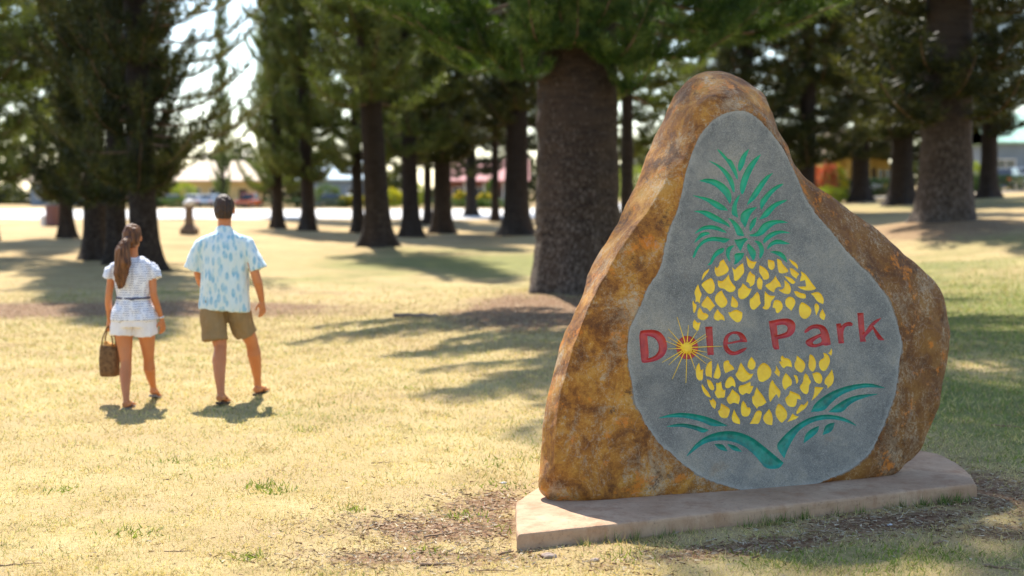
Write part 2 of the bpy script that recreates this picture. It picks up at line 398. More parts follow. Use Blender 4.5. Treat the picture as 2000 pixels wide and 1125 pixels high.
for px, py, rx, ry, s in [(950, 515, 4.2, 6, 1.25), (760, 540, 2.6, 3, .6), (1900, 620, 2.6, 5, 1.0), (1950, 790, 1.5, 2.6, 1.0), (1850, 540, 4, 5, .8), (1700, 1090, 1.2, .28, .75), (1950, 500, 3, 6, .5), (1850, 400, 10, 12, .8),
                          (880, 495, 5, 5, .8), (1300, 1075, .5, .12, .5), (1080, 880, .5, .8, .35), (700, 800, 1.6, 1.2, .22), (350, 570, 3.0, 1.2, .35)]:
    p = gnd(px, py); GREEN.append((p.x, p.y, rx, ry, s, 0))
gx = axis(-9, 8, .14, -700, 700); gy = axis(4, 26, .13, -60, 1500)
X, Y = np.meshgrid(gx, gy); Z = ground_z(X, Y)
near = sstep(60, 20, Y) * (np.abs(X) < 12)
Z += near * .006 * (np.sin(X * 7.3 + Y * 3) * np.sin(Y * 6.1 - X * 2))
nx, ny = len(gx), len(gy)
idx = np.arange(nx * ny).reshape(ny, nx)
Fq = np.stack([idx[:-1, :-1], idx[:-1, 1:], idx[1:, 1:], idx[1:, :-1]], -1).reshape(-1, 4)
me = mesh_np('ground', np.stack([X, Y, Z], -1).reshape(-1, 3), Fq, [M['ground']], smooth=True)
for nm, arr in (('dirt', blob(X, Y, DIRT)), ('green', blob(X, Y, GREEN)), ('far', sstep(24, 46, Y) * (1 - blob(X, Y, GREEN)))):
    at_ = me.attributes.new(nm, 'FLOAT', 'POINT'); at_.data.foreach_set('value', arr.ravel().astype(np.float32))
tag(link('ground', me), kind='structure')

def strip(name, mat, y0, y1, x0, x1, lift, n=90):
    xs = np.linspace(x0, x1, n); V = []
    for y in np.linspace(y0, y1, 14):
        for x in xs: V.append((x, y, gz(x, y) + lift))
    idx = np.arange(14 * n).reshape(14, n)
    Fq = np.stack([idx[:-1, :-1], idx[:-1, 1:], idx[1:, 1:], idx[1:, :-1]], -1).reshape(-1, 4)
    return tag(link(name, mesh_np(name, V, Fq, [mat], smooth=True)), kind='structure')
M['road'] = simple('pale_concrete_road', (.62, .60, .58), (.52, .50, .48), .3, .9, .1)
strip('road', M['road'], 92, 142, -140, 22, .03)
M['drive'] = simple('sandy_drive', (.58, .47, .33), (.48, .38, .26), .3, .9, .1)
strip('driveway', M['drive'], 84, 97, 22, 90, .03)
pv = []
def quad_path(name, mat, pts, w, lift):
    V = []; Fs = []
    for i, (x, y) in enumerate(pts):
        for s in (-1, 1): V.append((x, y + s * w / 2, gz(x, y + s * w / 2) + lift))
        if i: Fs.append([2 * i - 2, 2 * i, 2 * i + 1, 2 * i - 1])
    return tag(link(name, mesh_np(name, V, Fs, [mat])), kind='structure')

# ------------------------------------------------------------------ the boulder sign
A20 = R(20); LEAN = R(6)
n_h = Vector((math.sin(A20), -math.cos(A20), 0))
U = Vector((math.cos(A20), math.sin(A20), 0))
N = (n_h * math.cos(LEAN) + Vector((0, 0, 1)) * math.sin(LEAN)).normalized()
Vv = (Vector((0, 0, 1)) * math.cos(LEAN) - n_h * math.sin(LEAN)).normalized()
SLAB_TOP = .088
P0 = at(1160, 7.76, SLAB_TOP)
SM = Matrix(((U.x, -N.x, Vv.x, P0.x), (U.y, -N.y, Vv.y, P0.y), (U.z, -N.z, Vv.z, P0.z), (0, 0, 0, 1)))
def unp(px, py, w=0.):
    d = ray(px, py); o = Vector((0, 0, EYE)); pl = P0 + N * w
    t = (pl - o).dot(N) / d.dot(N); p = o + d * t - P0
    return (p.dot(U), p.dot(Vv))
def pts(s): a = [float(x) for x in s.replace(',', ' ').split()]; return list(zip(a[::2], a[1::2]))
OUT = [(p, w) for w, s in [
    (-.38, '1385,137 1410,140 1440,153 1470,172 1490,193'), (-.22, '1505,222 1520,260'), (-.14, '1545,310 1570,345 1600,370 1640,393 1690,430 1730,462 1770,500 1805,530 1830,560 1845,600 1851,650 1846,700 1838,740 1830,790 1815,840 1795,885'),
    (-.08, '1770,912 1740,928 1700,938 1640,950 1560,965 1500,972 1440,977 1380,977 1300,978 1230,981 1174,991 1146,991'), (-.14, '1090,979 1055,966 1050,946'),
    (-.20, '1058,900 1062,850 1068,800 1080,740 1095,690 1110,650 1135,618 1160,578'), (-.34, '1180,520 1200,460 1220,410 1245,360 1265,310 1285,260 1305,220 1325,185 1348,157 1365,143')] for p in pts(s)]
SHO = [(p, w) for w, s in [
    (-.055, '1383,188 1406,184 1436,184 1465,192 1490,212'), (-.05, '1508,245 1524,290 1546,338'), (-.045, '1565,372 1590,402 1632,432 1680,475 1725,515 1762,552 1790,590 1808,640 1812,700 1806,745 1796,800 1776,850 1752,890'),
    (-.03, '1732,912 1690,925 1640,938 1560,955 1500,962 1440,968 1380,969 1300,968 1230,969 1174,975 1146,973'), (-.045, '1105,962 1080,940'), (-.06, '1082,900 1086,850 1092,800 1102,740 1115,690 1128,650'), (-.07, '1150,600 1172,560'),
    (-.075, '1206,500 1236,452 1256,424 1286,378 1306,343 1327,292 1344,254 1358,212')] for p in pts(s)]
GF = pts('1433,216 1402,227 1375,253 1358,284 1344,324 1335,364 1328,395 1322,420 1304,459 1294,515 1274,550 1254,591 1238,625 1230,650 1225,684 1228,715 1234,745 1242,789 1267,836 1301,877 1335,907 1376,934 1436,955 1504,962 1555,958 1605,942 1639,928 1673,909 1700,887 1717,853 1737,803 1754,745 1761,681 1757,645 1750,618 1738,588 1718,560 1696,532 1676,515 1648,482 1624,452 1600,425 1576,392 1560,352 1546,320 1530,292 1504,256 1480,230 1457,219')
C0 = unp(1455, 640)
NA = 540
def polar(poly, ws):
    P = np.array(poly) - np.array(C0); ws = np.asarray(ws, float); Q = np.roll(P, -1, 0); wq = np.roll(ws, -1)
    rr = np.zeros(NA); ww = np.zeros(NA)
    for i in range(NA):
        th = 2 * math.pi * i / NA; d = np.array([math.cos(th), math.sin(th)]); best = 0
        e = Q - P; den = d[0] * e[:, 1] - d[1] * e[:, 0]
        with np.errstate(all='ignore'):
            t = (P[:, 0] * e[:, 1] - P[:, 1] * e[:, 0]) / den
            s = (P[:, 0] * d[1] - P[:, 1] * d[0]) / den
        ok = (s >= -1e-6) & (s <= 1 + 1e-6) & (t > 0)
        if ok.any():
            j = np.where(ok)[0][np.argmax(t[ok])]; rr[i] = t[j]; ww[i] = ws[j] * (1 - s[j]) + wq[j] * s[j]
    return rr, ww
def circ_smooth(a, k):
    for _ in range(k): a = (np.roll(a, 1) + 2 * a + np.roll(a, -1)) / 4
    return a
rC, wC = polar([unp(*p, w) for p, w in OUT], [w for p, w in OUT])
rS, wS = polar([unp(*p, w) for p, w in SHO], [w for p, w in SHO])
rG, _ = polar([unp(*p) for p in GF], [0] * len(GF))
rC = circ_smooth(rC, 6); wC = circ_smooth(wC, 60); rS = circ_smooth(rS, 8); wS = circ_smooth(wS, 60); rG = circ_smooth(rG, 12)
TH = np.arange(NA) * 2 * math.pi / NA; CT, ST = np.cos(TH), np.sin(TH)
rG = rG + np.array([.010 * noise.fractal(Vector((6 * math.cos(t) * r, 6 * math.sin(t) * r, 3.)), 1., 2., 4) + .0035 * noise.fractal(Vector((40 * math.cos(t) * r, 40 * math.sin(t) * r, 7.)), 1., 2., 3) for t, r in zip(TH, rG)])
rS = np.maximum(rS, rG + .02); rC = np.maximum(rC, rS + .012)
def face_w(u, v): return .006 * noise.noise(Vector((u * 1.7, v * 1.7, 1.5))) + .0012 * noise.noise(Vector((u * 11, v * 11, 4.)))
rings = [(rG, np.full(NA, -.004), 0.), (rG + .004, np.full(NA, -.001), 0.)]
for k in range(1, 15):
    f = k / 15; rings.append((rG + .004 + (rS - rG - .004) * f, -.001 + (wS) * (f ** 1.3), min(1, f * 2)))
for k in range(0, 22):
    f = k / 21; b = f; rr = rS + (rC - rS) * (1 - (1 - f) ** 1.6)
    rings.append((rr, wS + (wC - wS) * b, 1.))
for k in range(1, 20):
    f = k / 20; sc_ = math.cos(f * math.pi / 2) ** .55
    rings.append((rC * sc_, wC - (.50 + wC * .4) * f ** 1.1, 1.))
V = []; fa = []
for rr, ww, am in rings:
    for i in range(NA):
        u, v = C0[0] + rr[i] * CT[i], C0[1] + rr[i] * ST[i]; w = ww[i] + face_w(u, v)
        if am > 0:
            p = Vector((u, -w, v))
            d = noise.noise_vector(p * 2.2 + Vector((5, 1, 2))) * .016 + noise.noise_vector(p * 6.5) * .010 + noise.noise_vector(p * 17) * .0045
            rg = noise.ridged_multi_fractal(p * Vector((1.6, 1.6, 2.6)), 1., 2.1, 4, 1., 2.) * .012 - .016
            p = p + d * am + Vector((0, -1, 0)) * rg * am
            u, w, v = p.x, -p.y, p.z
        V.append((u, -w, v)); fa.append(max(0, 1 - (rr[i] - rG[i]) / .030) * .75)
Vn = np.array(V)
# rest on the plinth: nothing below its top
WZ = Vn @ np.array([[U.z], [-N.z], [Vv.z]])[:, 0] + P0.z
low = WZ < SLAB_TOP - .004
Vn[low, 2] += (SLAB_TOP - .004 - WZ[low]) / Vv.z
nr = len(rings); idx = np.arange(nr * NA).reshape(nr, NA); j = np.roll(np.arange(NA), -1)
Fq = np.stack([idx[:-1], idx[1:], idx[1:][:, j], idx[:-1][:, j]], -1).reshape(-1, 4)
Fl = [list(f) for f in Fq.tolist()] + [idx[-1].tolist()]
sign = empty('sign_boulder'); sign.matrix_world = SM
tag(sign, 'tall rust brown boulder whose grey face carries a carved painted pineapple and red words', 'sign boulder')
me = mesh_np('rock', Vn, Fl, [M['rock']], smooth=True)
a_ = me.attributes.new('face', 'FLOAT', 'POINT'); a_.data.foreach_set('value', np.array(fa, np.float32))
link('rock', me, sign)

# ---- artwork traced as outlines on the stone's plane; (origin x, origin y, scale)
GA, GB, GC_, GD, GE, GFo, GH, GL, GP = (1340, 280, 9), (1340, 400, 9), (1340, 495, 7.5), (1470, 495, 7.5), (1340, 680, 7.033), (1480, 680, 7.033), (1200, 600, 2.96), (1240, 600, 7.5), (1480, 590, 7.5)
LEAVES = [(GA, s) for s in '''555,105 600,125 680,200 740,270 800,290 850,380 890,470 915,560 915,630 895,615 850,530 790,420 720,310 640,220
1110,105 1080,180 1050,260 1030,350 1000,420 950,490 925,460 918,390 940,310 990,210 1050,140
415,310 520,345 620,405 700,460 770,540 820,620 850,700 862,790 855,860 830,840 790,740 740,640 680,540 610,450 530,380
1315,195 1275,280 1210,380 1150,500 1110,600 1075,700 1045,800 1010,885 985,890 960,820 958,740 985,620 1040,490 1110,370 1200,270
245,655 340,625 440,622 540,645 640,695 720,760 780,840 805,920 805,990 780,1060 750,1010 700,920 630,840 540,760 440,705 340,680
1530,520 1480,580 1420,670 1360,760 1300,860 1240,950 1180,1010 1085,1078 1110,1000 1170,890 1250,770 1330,660 1420,570
1720,710 1650,770 1560,840 1490,920 1430,1010 1375,1090 1340,1160 1320,1140 1312,1010 1370,940 1450,850 1550,770 1640,720
125,915 220,930 350,950 480,990 600,1050 700,1120 740,1180 680,1170 590,1165 500,1110 400,1030 290,975 190,940
955,900 935,970 900,1060 895,1130 920,1300 850,1265 810,1230 820,1120 860,1020 910,940
1785,995 1740,1030 1660,1070 1580,1120 1500,1220 1440,1290 1300,1335 1350,1250 1450,1130 1550,1060 1650,1010'''.split('\n')]
LEAVES += [(GB, s) for s in '''150,115 270,100 380,110 500,165 600,225 700,290 770,350 775,395 700,345 600,315 500,280 400,225 300,160 220,130
1255,40 1180,110 1130,180 1100,260 1075,330 1050,395 1030,370 1005,320 970,280 965,220 985,150 1050,90 1140,55
755,235 830,260 900,320 960,390 1000,460 1030,540 980,545 910,530 890,480 860,400 820,320
1250,215 1240,290 1215,360 1175,410 1145,460 1128,440 1130,370 1150,310 1190,250
1120,525 1200,515 1270,470 1310,400 1370,330 1460,285 1580,268 1700,275 1800,310 1700,315 1600,325 1520,370 1430,450 1350,530 1260,552 1150,552
160,505 220,440 290,385 390,360 500,365 600,400 680,450 720,490 640,470 540,440 440,420 340,430 250,460
150,670 190,590 250,510 320,480 400,482 425,510 350,530 270,570 200,630
120,920 150,820 210,720 290,630 390,580 500,565 620,575 780,600 720,650 670,668 600,640 500,630 400,635 320,670 240,740 190,830 150,930
380,1060 430,1020 450,940 500,850 570,785 640,760 680,770 660,830 580,870 520,920 480,990 450,1045
860,715 800,770 770,850 770,920 785,1000 755,970 715,900 708,830 730,760 790,720
860,615 950,610 1050,580 1100,605 1030,665 1000,740 965,810 930,750 895,690
855,880 900,850 1030,850 1010,920 950,980 900,1030 850,1045 875,980
1105,680 1160,730 1220,790 1240,850 1220,930 1190,975 1160,920 1120,850 1080,740
1215,630 1290,635 1350,690 1385,780 1370,860 1310,950 1300,900 1315,800 1290,720 1250,660
1840,495 1740,490 1640,500 1550,545 1470,600 1380,675 1365,620 1420,550 1500,490 1600,455 1720,455
1835,680 1740,690 1650,680 1560,690 1490,740 1435,785 1450,720 1510,650 1600,610 1690,620 1760,655
1490,825 1580,810 1680,830 1750,890 1775,950 1785,1010 1740,970 1660,900 1560,850'''.split('\n')]
PETALS = [(GC_, s) for s in '''347,220 330,270 290,320 235,395 240,330 270,270
555,85 590,150 630,210 630,260 580,305 500,335 455,340 430,290 418,240 435,185 455,215 490,175 495,120
840,140 855,200 862,275 820,330 750,408 705,395 705,320 680,200 720,240 770,185
890,35 930,90 975,120 1043,118 1010,190 990,228 950,220 905,180
375,355 405,400 430,480 415,560 365,598 310,580 275,530 222,465 250,425 310,385
628,305 645,380 690,450 735,490 720,550 655,575 600,550 560,515 500,510 465,465 470,395 530,410 580,370
950,255 970,295 1025,320 1015,400 1005,455 945,490 930,430 885,415 900,350 920,290
182,450 205,540 238,600 212,650 205,735 170,700 140,715 145,640 120,580 150,500
315,622 355,660 400,725 430,765 395,800 350,852 310,800 260,795 220,755 260,690
525,540 560,610 618,700 590,770 530,802 490,780 430,710 422,640 470,570
680,620 740,680 773,735 755,800 690,790 655,770 665,690
835,435 880,470 920,515 968,515 935,600 880,655 815,678 765,640 765,520 810,500
1050,560 1085,610 1090,700 1105,730 1050,790 995,835 940,790 935,665 980,650 1010,600
110,690 125,735 155,745 158,790 130,875 110,870 100,780 95,710
205,790 240,840 250,870 300,875 338,910 310,960 250,985 190,960 165,920 175,830
465,815 500,870 560,915 573,985 510,965 475,990 415,965 405,920 430,860
750,820 790,845 832,860 830,940 800,1000 750,1015 700,980 640,920 622,860 660,860 700,830
130,965 165,1020 215,1010 200,1075 190,1115 172,1140 130,1110 100,1070 105,1000'''.split('\n')]
PETALS += [(GD, s) for s in '''110,170 160,195 220,240 252,310 245,375 165,390 150,340 95,270
235,90 270,95 300,105 320,105 335,160 330,210 290,250 240,215 230,150
365,75 430,100 445,150 490,200 530,240 525,280 400,300 375,220
540,80 600,110 655,150 675,190 668,228 625,190 580,150
550,215 590,215 625,245 690,300 665,330 650,370 610,345 570,310
710,260 770,290 825,360 870,430 935,510 900,538 790,545 710,520 665,485 740,485 790,480 775,390 700,410 710,340 725,320
470,330 530,340 585,370 635,420 600,455 550,425
470,390 520,420 560,480 572,540 550,590 500,598 430,570 385,535 450,525 480,480
345,325 370,385 410,430 428,490 370,490 335,520 320,570 260,545 190,480 200,455 260,430 310,380
105,345 150,390 155,430 140,530 110,530 75,505 65,400
185,550 220,590 260,620 335,620 320,660 275,700 270,770 225,830 155,810 150,790 185,760 178,640
340,675 410,690 440,730 452,790 420,845 370,880 345,860 340,800 300,795 310,720
545,625 610,650 640,720 600,800 570,840 540,810 485,765 483,670
610,555 660,550 710,580 780,590 790,640 770,665 700,655 640,620
735,710 800,750 850,790 872,840 840,925 770,968 710,935 685,870 685,790 705,730
856,590 920,565 980,565 1030,620 1052,690 1040,740 990,725 940,690 900,625
930,725 970,750 985,800 960,860 940,910 920,850 908,760
1030,810 1050,860 1075,900 1060,960 1045,980 1000,950 980,910 1005,850'''.split('\n')]
PETALS += [(GE, s) for s in '''183,200 195,260 205,305 240,285 235,360 235,435 180,450 140,400 135,300 150,240
355,170 360,250 355,410 315,385 280,390 265,330 275,260 310,195
440,200 465,280 485,360 455,425 400,415 375,400 400,320
520,190 560,165 598,170 600,215 650,245 668,290 600,320 545,345 525,300 515,240
760,195 800,260 840,320 890,360 935,345 905,410 860,440 790,470 740,450 685,380 685,350 715,320 735,240
905,120 940,160 968,210 950,280 905,305 860,275 845,230 870,165
285,425 340,440 375,500 395,550 375,585 335,570 300,510
220,490 270,560 320,620 345,680 290,665 240,610 212,530
415,475 450,480 485,455 497,540 515,580 545,570 540,650 525,685 480,680 440,695 410,650 390,600 420,580
615,380 655,410 685,480 680,540 640,510 590,555 545,545 535,490 570,420
890,460 895,520 935,520 905,600 875,635 830,610 785,650 740,620 722,550 745,510 800,505
640,560 680,600 735,640 748,700 725,770 660,745 610,775 580,750 555,695 600,640
320,705 350,720 370,690 410,730 420,770 400,835 360,810 335,760
485,755 540,790 610,830 600,900 570,965 490,960 455,920 440,860 470,850
665,840 700,920 748,985 745,1045 690,1035 640,1010 628,940
790,720 830,770 845,820 885,810 900,860 870,930 820,945 770,930 755,850 765,760'''.split('\n')]
PETALS += [(GFo, s) for s in '''85,190 150,230 195,290 200,350 180,400 130,440 70,470 20,450 5,390 -5,320 20,250
260,235 290,290 320,330 305,395 270,370 235,330 260,300
330,110 355,100 370,135 430,140 470,180 480,260 395,245 375,280 340,260 300,185 335,180 320,145
545,100 600,145 650,190 665,240 640,310 610,342 555,315 515,270 510,210 535,170
720,85 760,95 795,150 810,220 795,290 765,330 720,295 700,240 710,180 712,120
900,60 950,75 990,120 1000,190 970,260 935,310 900,320 860,285 842,220 855,165 905,140 920,110
1015,5 1028,50 1015,105 970,70 1000,40
395,340 440,385 480,440 478,510 430,530 385,575 355,540 342,460 365,385
500,370 545,370 568,430 560,475 540,492 525,420
660,345 700,375 720,430 745,465 710,510 710,580 690,635 640,625 600,580 578,530 630,465 635,390
755,350 825,325 870,350 900,410 880,480 845,492 795,465 770,400
1025,290 1040,350 1055,410 1035,500 960,555 965,515 920,490 925,430 980,360
215,435 245,500 300,560 325,590 320,640 300,690 265,630 225,680 180,742 160,690 160,580 180,470
450,585 520,610 590,645 605,710 550,695 540,780 500,815 430,800 395,750 380,690 440,640
790,530 910,540 860,610 810,670 745,722 770,660 785,600
695,720 705,760 660,830 600,870 545,910 532,880 580,800 610,765 640,790
485,895 520,930 568,940 530,975 410,1018 450,960
300,755 360,800 415,880 410,960 370,1000 340,1030 300,1000 255,930 250,860 270,790
165,835 205,900 218,980 205,1058 130,1050 80,990 85,930
30,850 70,880 50,970 20,1040 -20,1042 -105,1040 -60,960 -20,870
-5,535 20,580 80,650 130,745 60,800 20,795 -5,835 -30,800 -70,750 -72,660 -45,655 -25,580'''.split('\n')]
SCROLLS = [(GH, s) for s in '''260,640 330,618 400,610 500,625 580,650 655,685 560,688 530,670 470,650 390,635 320,635
305,690 370,672 440,678 500,695 545,710 515,728 470,708 400,690 350,690
418,862 450,815 500,765 570,730 650,715 730,725 800,755 860,800 920,850 980,900 955,935 875,932 845,890 800,840 740,795 670,770 590,768 520,785 470,820
580,792 630,792 655,832 605,822
655,792 700,800 738,835 685,828
985,872 935,805 970,760 1020,710 1080,665 1150,632 1230,620 1310,632 1370,660 1400,685 1340,660 1270,645 1200,648 1130,670 1070,710 1030,770 1000,830
1098,785 1105,740 1140,705 1185,688 1180,720 1140,755
1208,738 1222,680 1275,668 1262,718
1140,605 1160,560 1220,510 1300,470 1400,445 1490,440 1565,467 1480,460 1400,470 1310,505 1250,555 1215,600
1242,605 1280,570 1350,525 1430,505 1525,502 1430,525 1360,560 1320,610'''.split('\n')]
ell = lambda cx, cyy, a, b, n=28: ' '.join(f'{cx + a * math.cos(k * 2 * math.pi / n):.1f},{cyy + b * math.sin(k * 2 * math.pi / n):.1f}' for k in range(n))
LETTERS = [('letter D', GL, '62,350 150,330 280,325 370,355 440,430 475,520 480,610 440,710 360,770 260,805 110,825 95,760 80,600', '190,425 250,435 310,470 350,540 355,620 320,690 260,730 205,745 212,680 200,560'),
           ('letter o behind the sunburst', GL, ell(770, 592, 162, 175), None),
           ('letter l', GL, '1030,285 1140,280 1150,480 1163,700 1065,705 1050,480', None),
           ('letter e', GL, '1655,500 1630,430 1570,365 1470,345 1370,375 1310,440 1290,540 1310,630 1370,690 1440,712 1540,690 1620,640 1650,600 1640,585 1560,610 1480,650 1420,640 1375,590 1360,548 1560,512 1652,516', '1372,515 1370,450 1425,395 1495,395 1535,435 1542,478 1450,498'),
           ('letter P', GP, '165,280 340,240 470,235 550,290 565,370 545,450 480,510 380,535 310,545 325,695 230,700 205,520 185,400', '290,345 380,330 435,350 445,400 420,440 350,465 300,480'),
           ('letter a', GP, '680,430 730,370 800,330 900,318 990,350 1040,430 1065,540 1078,625 1000,645 965,630 920,650 820,670 740,650 700,600 710,560 780,520 870,480 925,455 910,400 850,385 790,400 740,440 695,460', '812,585 870,540 925,515 942,560 930,592 870,615 820,615'),
           ('letter r', GP, '1150,315 1225,310 1230,345 1280,300 1350,283 1400,310 1390,355 1320,350 1280,375 1260,430 1260,500 1270,605 1185,610 1170,480', None),
           ('letter k', GP, '1460,155 1555,155 1572,440 1640,330 1720,260 1820,225 1790,270 1740,310 1700,350 1760,430 1815,500 1865,560 1780,565 1740,510 1690,400 1600,490 1575,520 1595,580 1500,585 1480,400', None)]
def loop(g, s, rounds=2, step=.0045, grow=0.):
    P = [np.array(unp(g[0] + x / g[2], g[1] + y / g[2])) for x, y in pts(s)]
    for _ in range(rounds):
        Q = []; n = len(P)
        for i in range(n):
            a, b, c = P[i - 1], P[i], P[(i + 1) % n]
            e, f = a - b, c - b
            cs = float(np.dot(e, f) / (np.linalg.norm(e) * np.linalg.norm(f) + 1e-12))
            if cs > -.1: Q.append(b)                 # a sharp tip stays
            else: Q += [b + e * .25, b + f * .25]
        P = Q
    R_ = []
    for i in range(len(P)):
        a, b = P[i], P[(i + 1) % len(P)]; k = max(1, int(round(np.linalg.norm(b - a) / step)))
        R_ += [a + (b - a) * t / k for t in range(k)]
    R_ = np.array(R_)
    if grow:
        tn = np.roll(R_, -1, 0) - np.roll(R_, 1, 0); tn /= np.linalg.norm(tn, axis=1)[:, None] + 1e-12; nm_ = np.stack([tn[:, 1], -tn[:, 0]], 1)
        ar = np.sum(R_[:, 0] * np.roll(R_[:, 1], -1) - R_[:, 1] * np.roll(R_[:, 0], -1)); R_ = R_ + nm_ * grow * (1 if ar > 0 else -1)
    keep = [0]
    for i in range(1, len(R_)):
        if np.linalg.norm(R_[i] - R_[keep[-1]]) > .0012: keep.append(i)
    return R_[keep]
def inside(P, loops):
    c = np.zeros(len(P), bool)
    for L in loops:
        a = L; b = np.roll(L, -1, 0)
        for (x0, y0), (x1, y1) in zip(a, b):
            if y0 == y1: continue
            m = ((y0 > P[:, 1]) != (y1 > P[:, 1])) & (P[:, 0] < (x1 - x0) * (P[:, 1] - y0) / (y1 - y0) + x0)
            c ^= m
    return c
def dist(P, loops):
    d = np.full(len(P), 1e9)
    for L in loops:
        b = np.roll(L, -1, 0)
        for a_, b_ in zip(L, b):
            e = b_ - a_; t = np.clip(((P - a_) @ e) / (e @ e + 1e-15), 0, 1)
            d = np.minimum(d, np.linalg.norm(P - a_ - t[:, None] * e, axis=1))
    return d
def cdt(loops, extra):
    V2 = []; E = []
    for L in loops:
        n = len(V2); V2 += [tuple(map(float, p)) for p in L]; E += [(n + i, n + (i + 1) % len(L)) for i in range(len(L))]
    V2 += [tuple(map(float, p)) for p in extra]
    ov, oe, of, *_ = delaunay_2d_cdt([Vector(p) for p in V2], E, [], 0, 1e-6, False)
    ov = np.array([(v.x, v.y) for v in ov]); of = np.array([list(f) for f in of])
    return ov, of
def carve(name, loops, m, slope, dmax, floor=0., grid=.005, label=None, parent=None):
    allp = np.concatenate(loops); lo, hi = allp.min(0), allp.max(0)
    gx_, gy_ = np.meshgrid(np.arange(lo[0], hi[0], grid), np.arange(lo[1], hi[1], grid))
    G_ = np.stack([gx_.ravel(), gy_.ravel()], 1) + rng.uniform(-.0006, .0006, (gx_.size, 2))
    G_ = G_[inside(G_, loops)]
    if len(G_): G_ = G_[dist(G_, loops) > .0016]
    v, f = cdt(loops, G_); cen = v[f].mean(1); f = f[inside(cen, loops)]
    d = dist(v, loops); dep = np.where(d < 1e-5, 0, np.minimum(floor + d * slope, dmax))
    dep = dep + np.where(d > 1e-5, np.array([.0012 * noise.noise(Vector((p[0] * 60, p[1] * 60, 0))) for p in v]), 0)
    w = np.array([face_w(*p) for p in v]) - .004 - dep
    V3 = np.stack([v[:, 0], -w, v[:, 1]], 1)
    e1 = V3[f[:, 1]] - V3[f[:, 0]]; e2 = V3[f[:, 2]] - V3[f[:, 0]]; ny_ = np.cross(e1, e2)[:, 1]
    f = np.where((ny_ > 0)[:, None], f[:, ::-1], f)
    o = link(name, mesh_np(name, V3, f, [m], smooth=dmax < .008), parent or sign)
    if label: o['label'] = label
    return o
shapes = []
for g, s in PETALS: shapes.append([loop(g, s)])
for sh in shapes: carve('pineapple_scale', sh, M['yellow'], .9, .0055, .001)
n0 = len(shapes)
for g, s in LEAVES: shapes.append([loop(g, s, grow=.0016)])
for sh in shapes[n0:]: carve('pineapple_leaf', sh, M['green'], .6, .007, .001)
n0 = len(shapes)
for g, s in SCROLLS: shapes.append([loop(g, s, grow=.0018)])
for sh in shapes[n0:]: carve('ground_leaf', sh, M['teal'], .5, .011, .002)
for lab, g, s, h in LETTERS:
    L = [loop(g, s, 1, grow=-.0010)] + ([loop(g, h, 1, grow=.0010)] if h else []); shapes.append(L)
    carve('letter', L, M['red'], .75, .0045 if 'sunburst' in lab else .0125, .0025 if 'sunburst' not in lab else .001, label=lab)
# the grey face: everything between the carvings
GL_ = np.stack([C0[0] + rG * CT, C0[1] + rG * ST], 1)
lo, hi = GL_.min(0), GL_.max(0)
gx_, gy_ = np.meshgrid(np.arange(lo[0], hi[0], .03), np.arange(lo[1], hi[1], .03))
G_ = np.stack([gx_.ravel(), gy_.ravel()], 1); G_ = G_[inside(G_, [GL_])]; G_ = G_[dist(G_, [GL_]) > .01]
flat = [L for sh in shapes for L in sh]; ok = np.ones(len(G_), bool)
for sh in shapes: ok &= ~inside(G_, sh[:1])
v, f = cdt([GL_] + flat, G_[ok]); cen = v[f].mean(1); keep = inside(cen, [GL_])
for sh in shapes:
    a0, a1 = sh[0].min(0), sh[0].max(0); m_ = np.where((cen > a0).all(1) & (cen < a1).all(1))[0]
    if len(m_): keep[m_] &= ~inside(cen[m_], sh)
f = f[keep]; w = np.array([face_w(*p) for p in v]) - .004
V3 = np.stack([v[:, 0], -w, v[:, 1]], 1)
e1 = V3[f[:, 1]] - V3[f[:, 0]]; e2 = V3[f[:, 2]] - V3[f[:, 0]]; ny_ = np.cross(e1, e2)[:, 1]
f = np.where((ny_ > 0)[:, None], f[:, ::-1], f)
me = mesh_np('ground_face', V3, f, [M['face']])
a_ = me.attributes.new('face', 'FLOAT', 'POINT'); a_.data.foreach_set('value', np.clip(1 - dist(v, [GL_]) / .07, 0, 1).astype(np.float32))
link('ground_face', me, sign)
# the sunburst over the o
def uv3(px, py, lift):
    u, v_ = unp(px, py); return Vector((u, -(face_w(u, v_) + lift), v_))
core = MB(); cx, cyy = 1240 + 766 / 7.5, 600 + 603 / 7.5; nn = 34; V = [uv3(cx, cyy, .004)]; Fs = []
for k in range(nn):
    th = 2 * math.pi * k / nn; r = (12.8 if k % 2 else 9.8) * random.uniform(.93, 1.06)
    V.append(uv3(cx + r * .55 * math.cos(th), cyy + r * .55 * math.sin(th), .0035)); V.append(uv3(cx + r * math.cos(th), cyy + r * math.sin(th), -.0015)); V.append(uv3(cx + r * math.cos(th), cyy + r * math.sin(th), -.008))
for k in range(nn):
    a, b = 1 + 3 * k, 1 + 3 * ((k + 1) % nn); Fs += [[0, b, a], [a, b, b + 1, a + 1], [a + 1, b + 1, b + 2, a + 2]]
core.add(V, Fs); burst = core.build('sunburst', M['yellow'], sign)
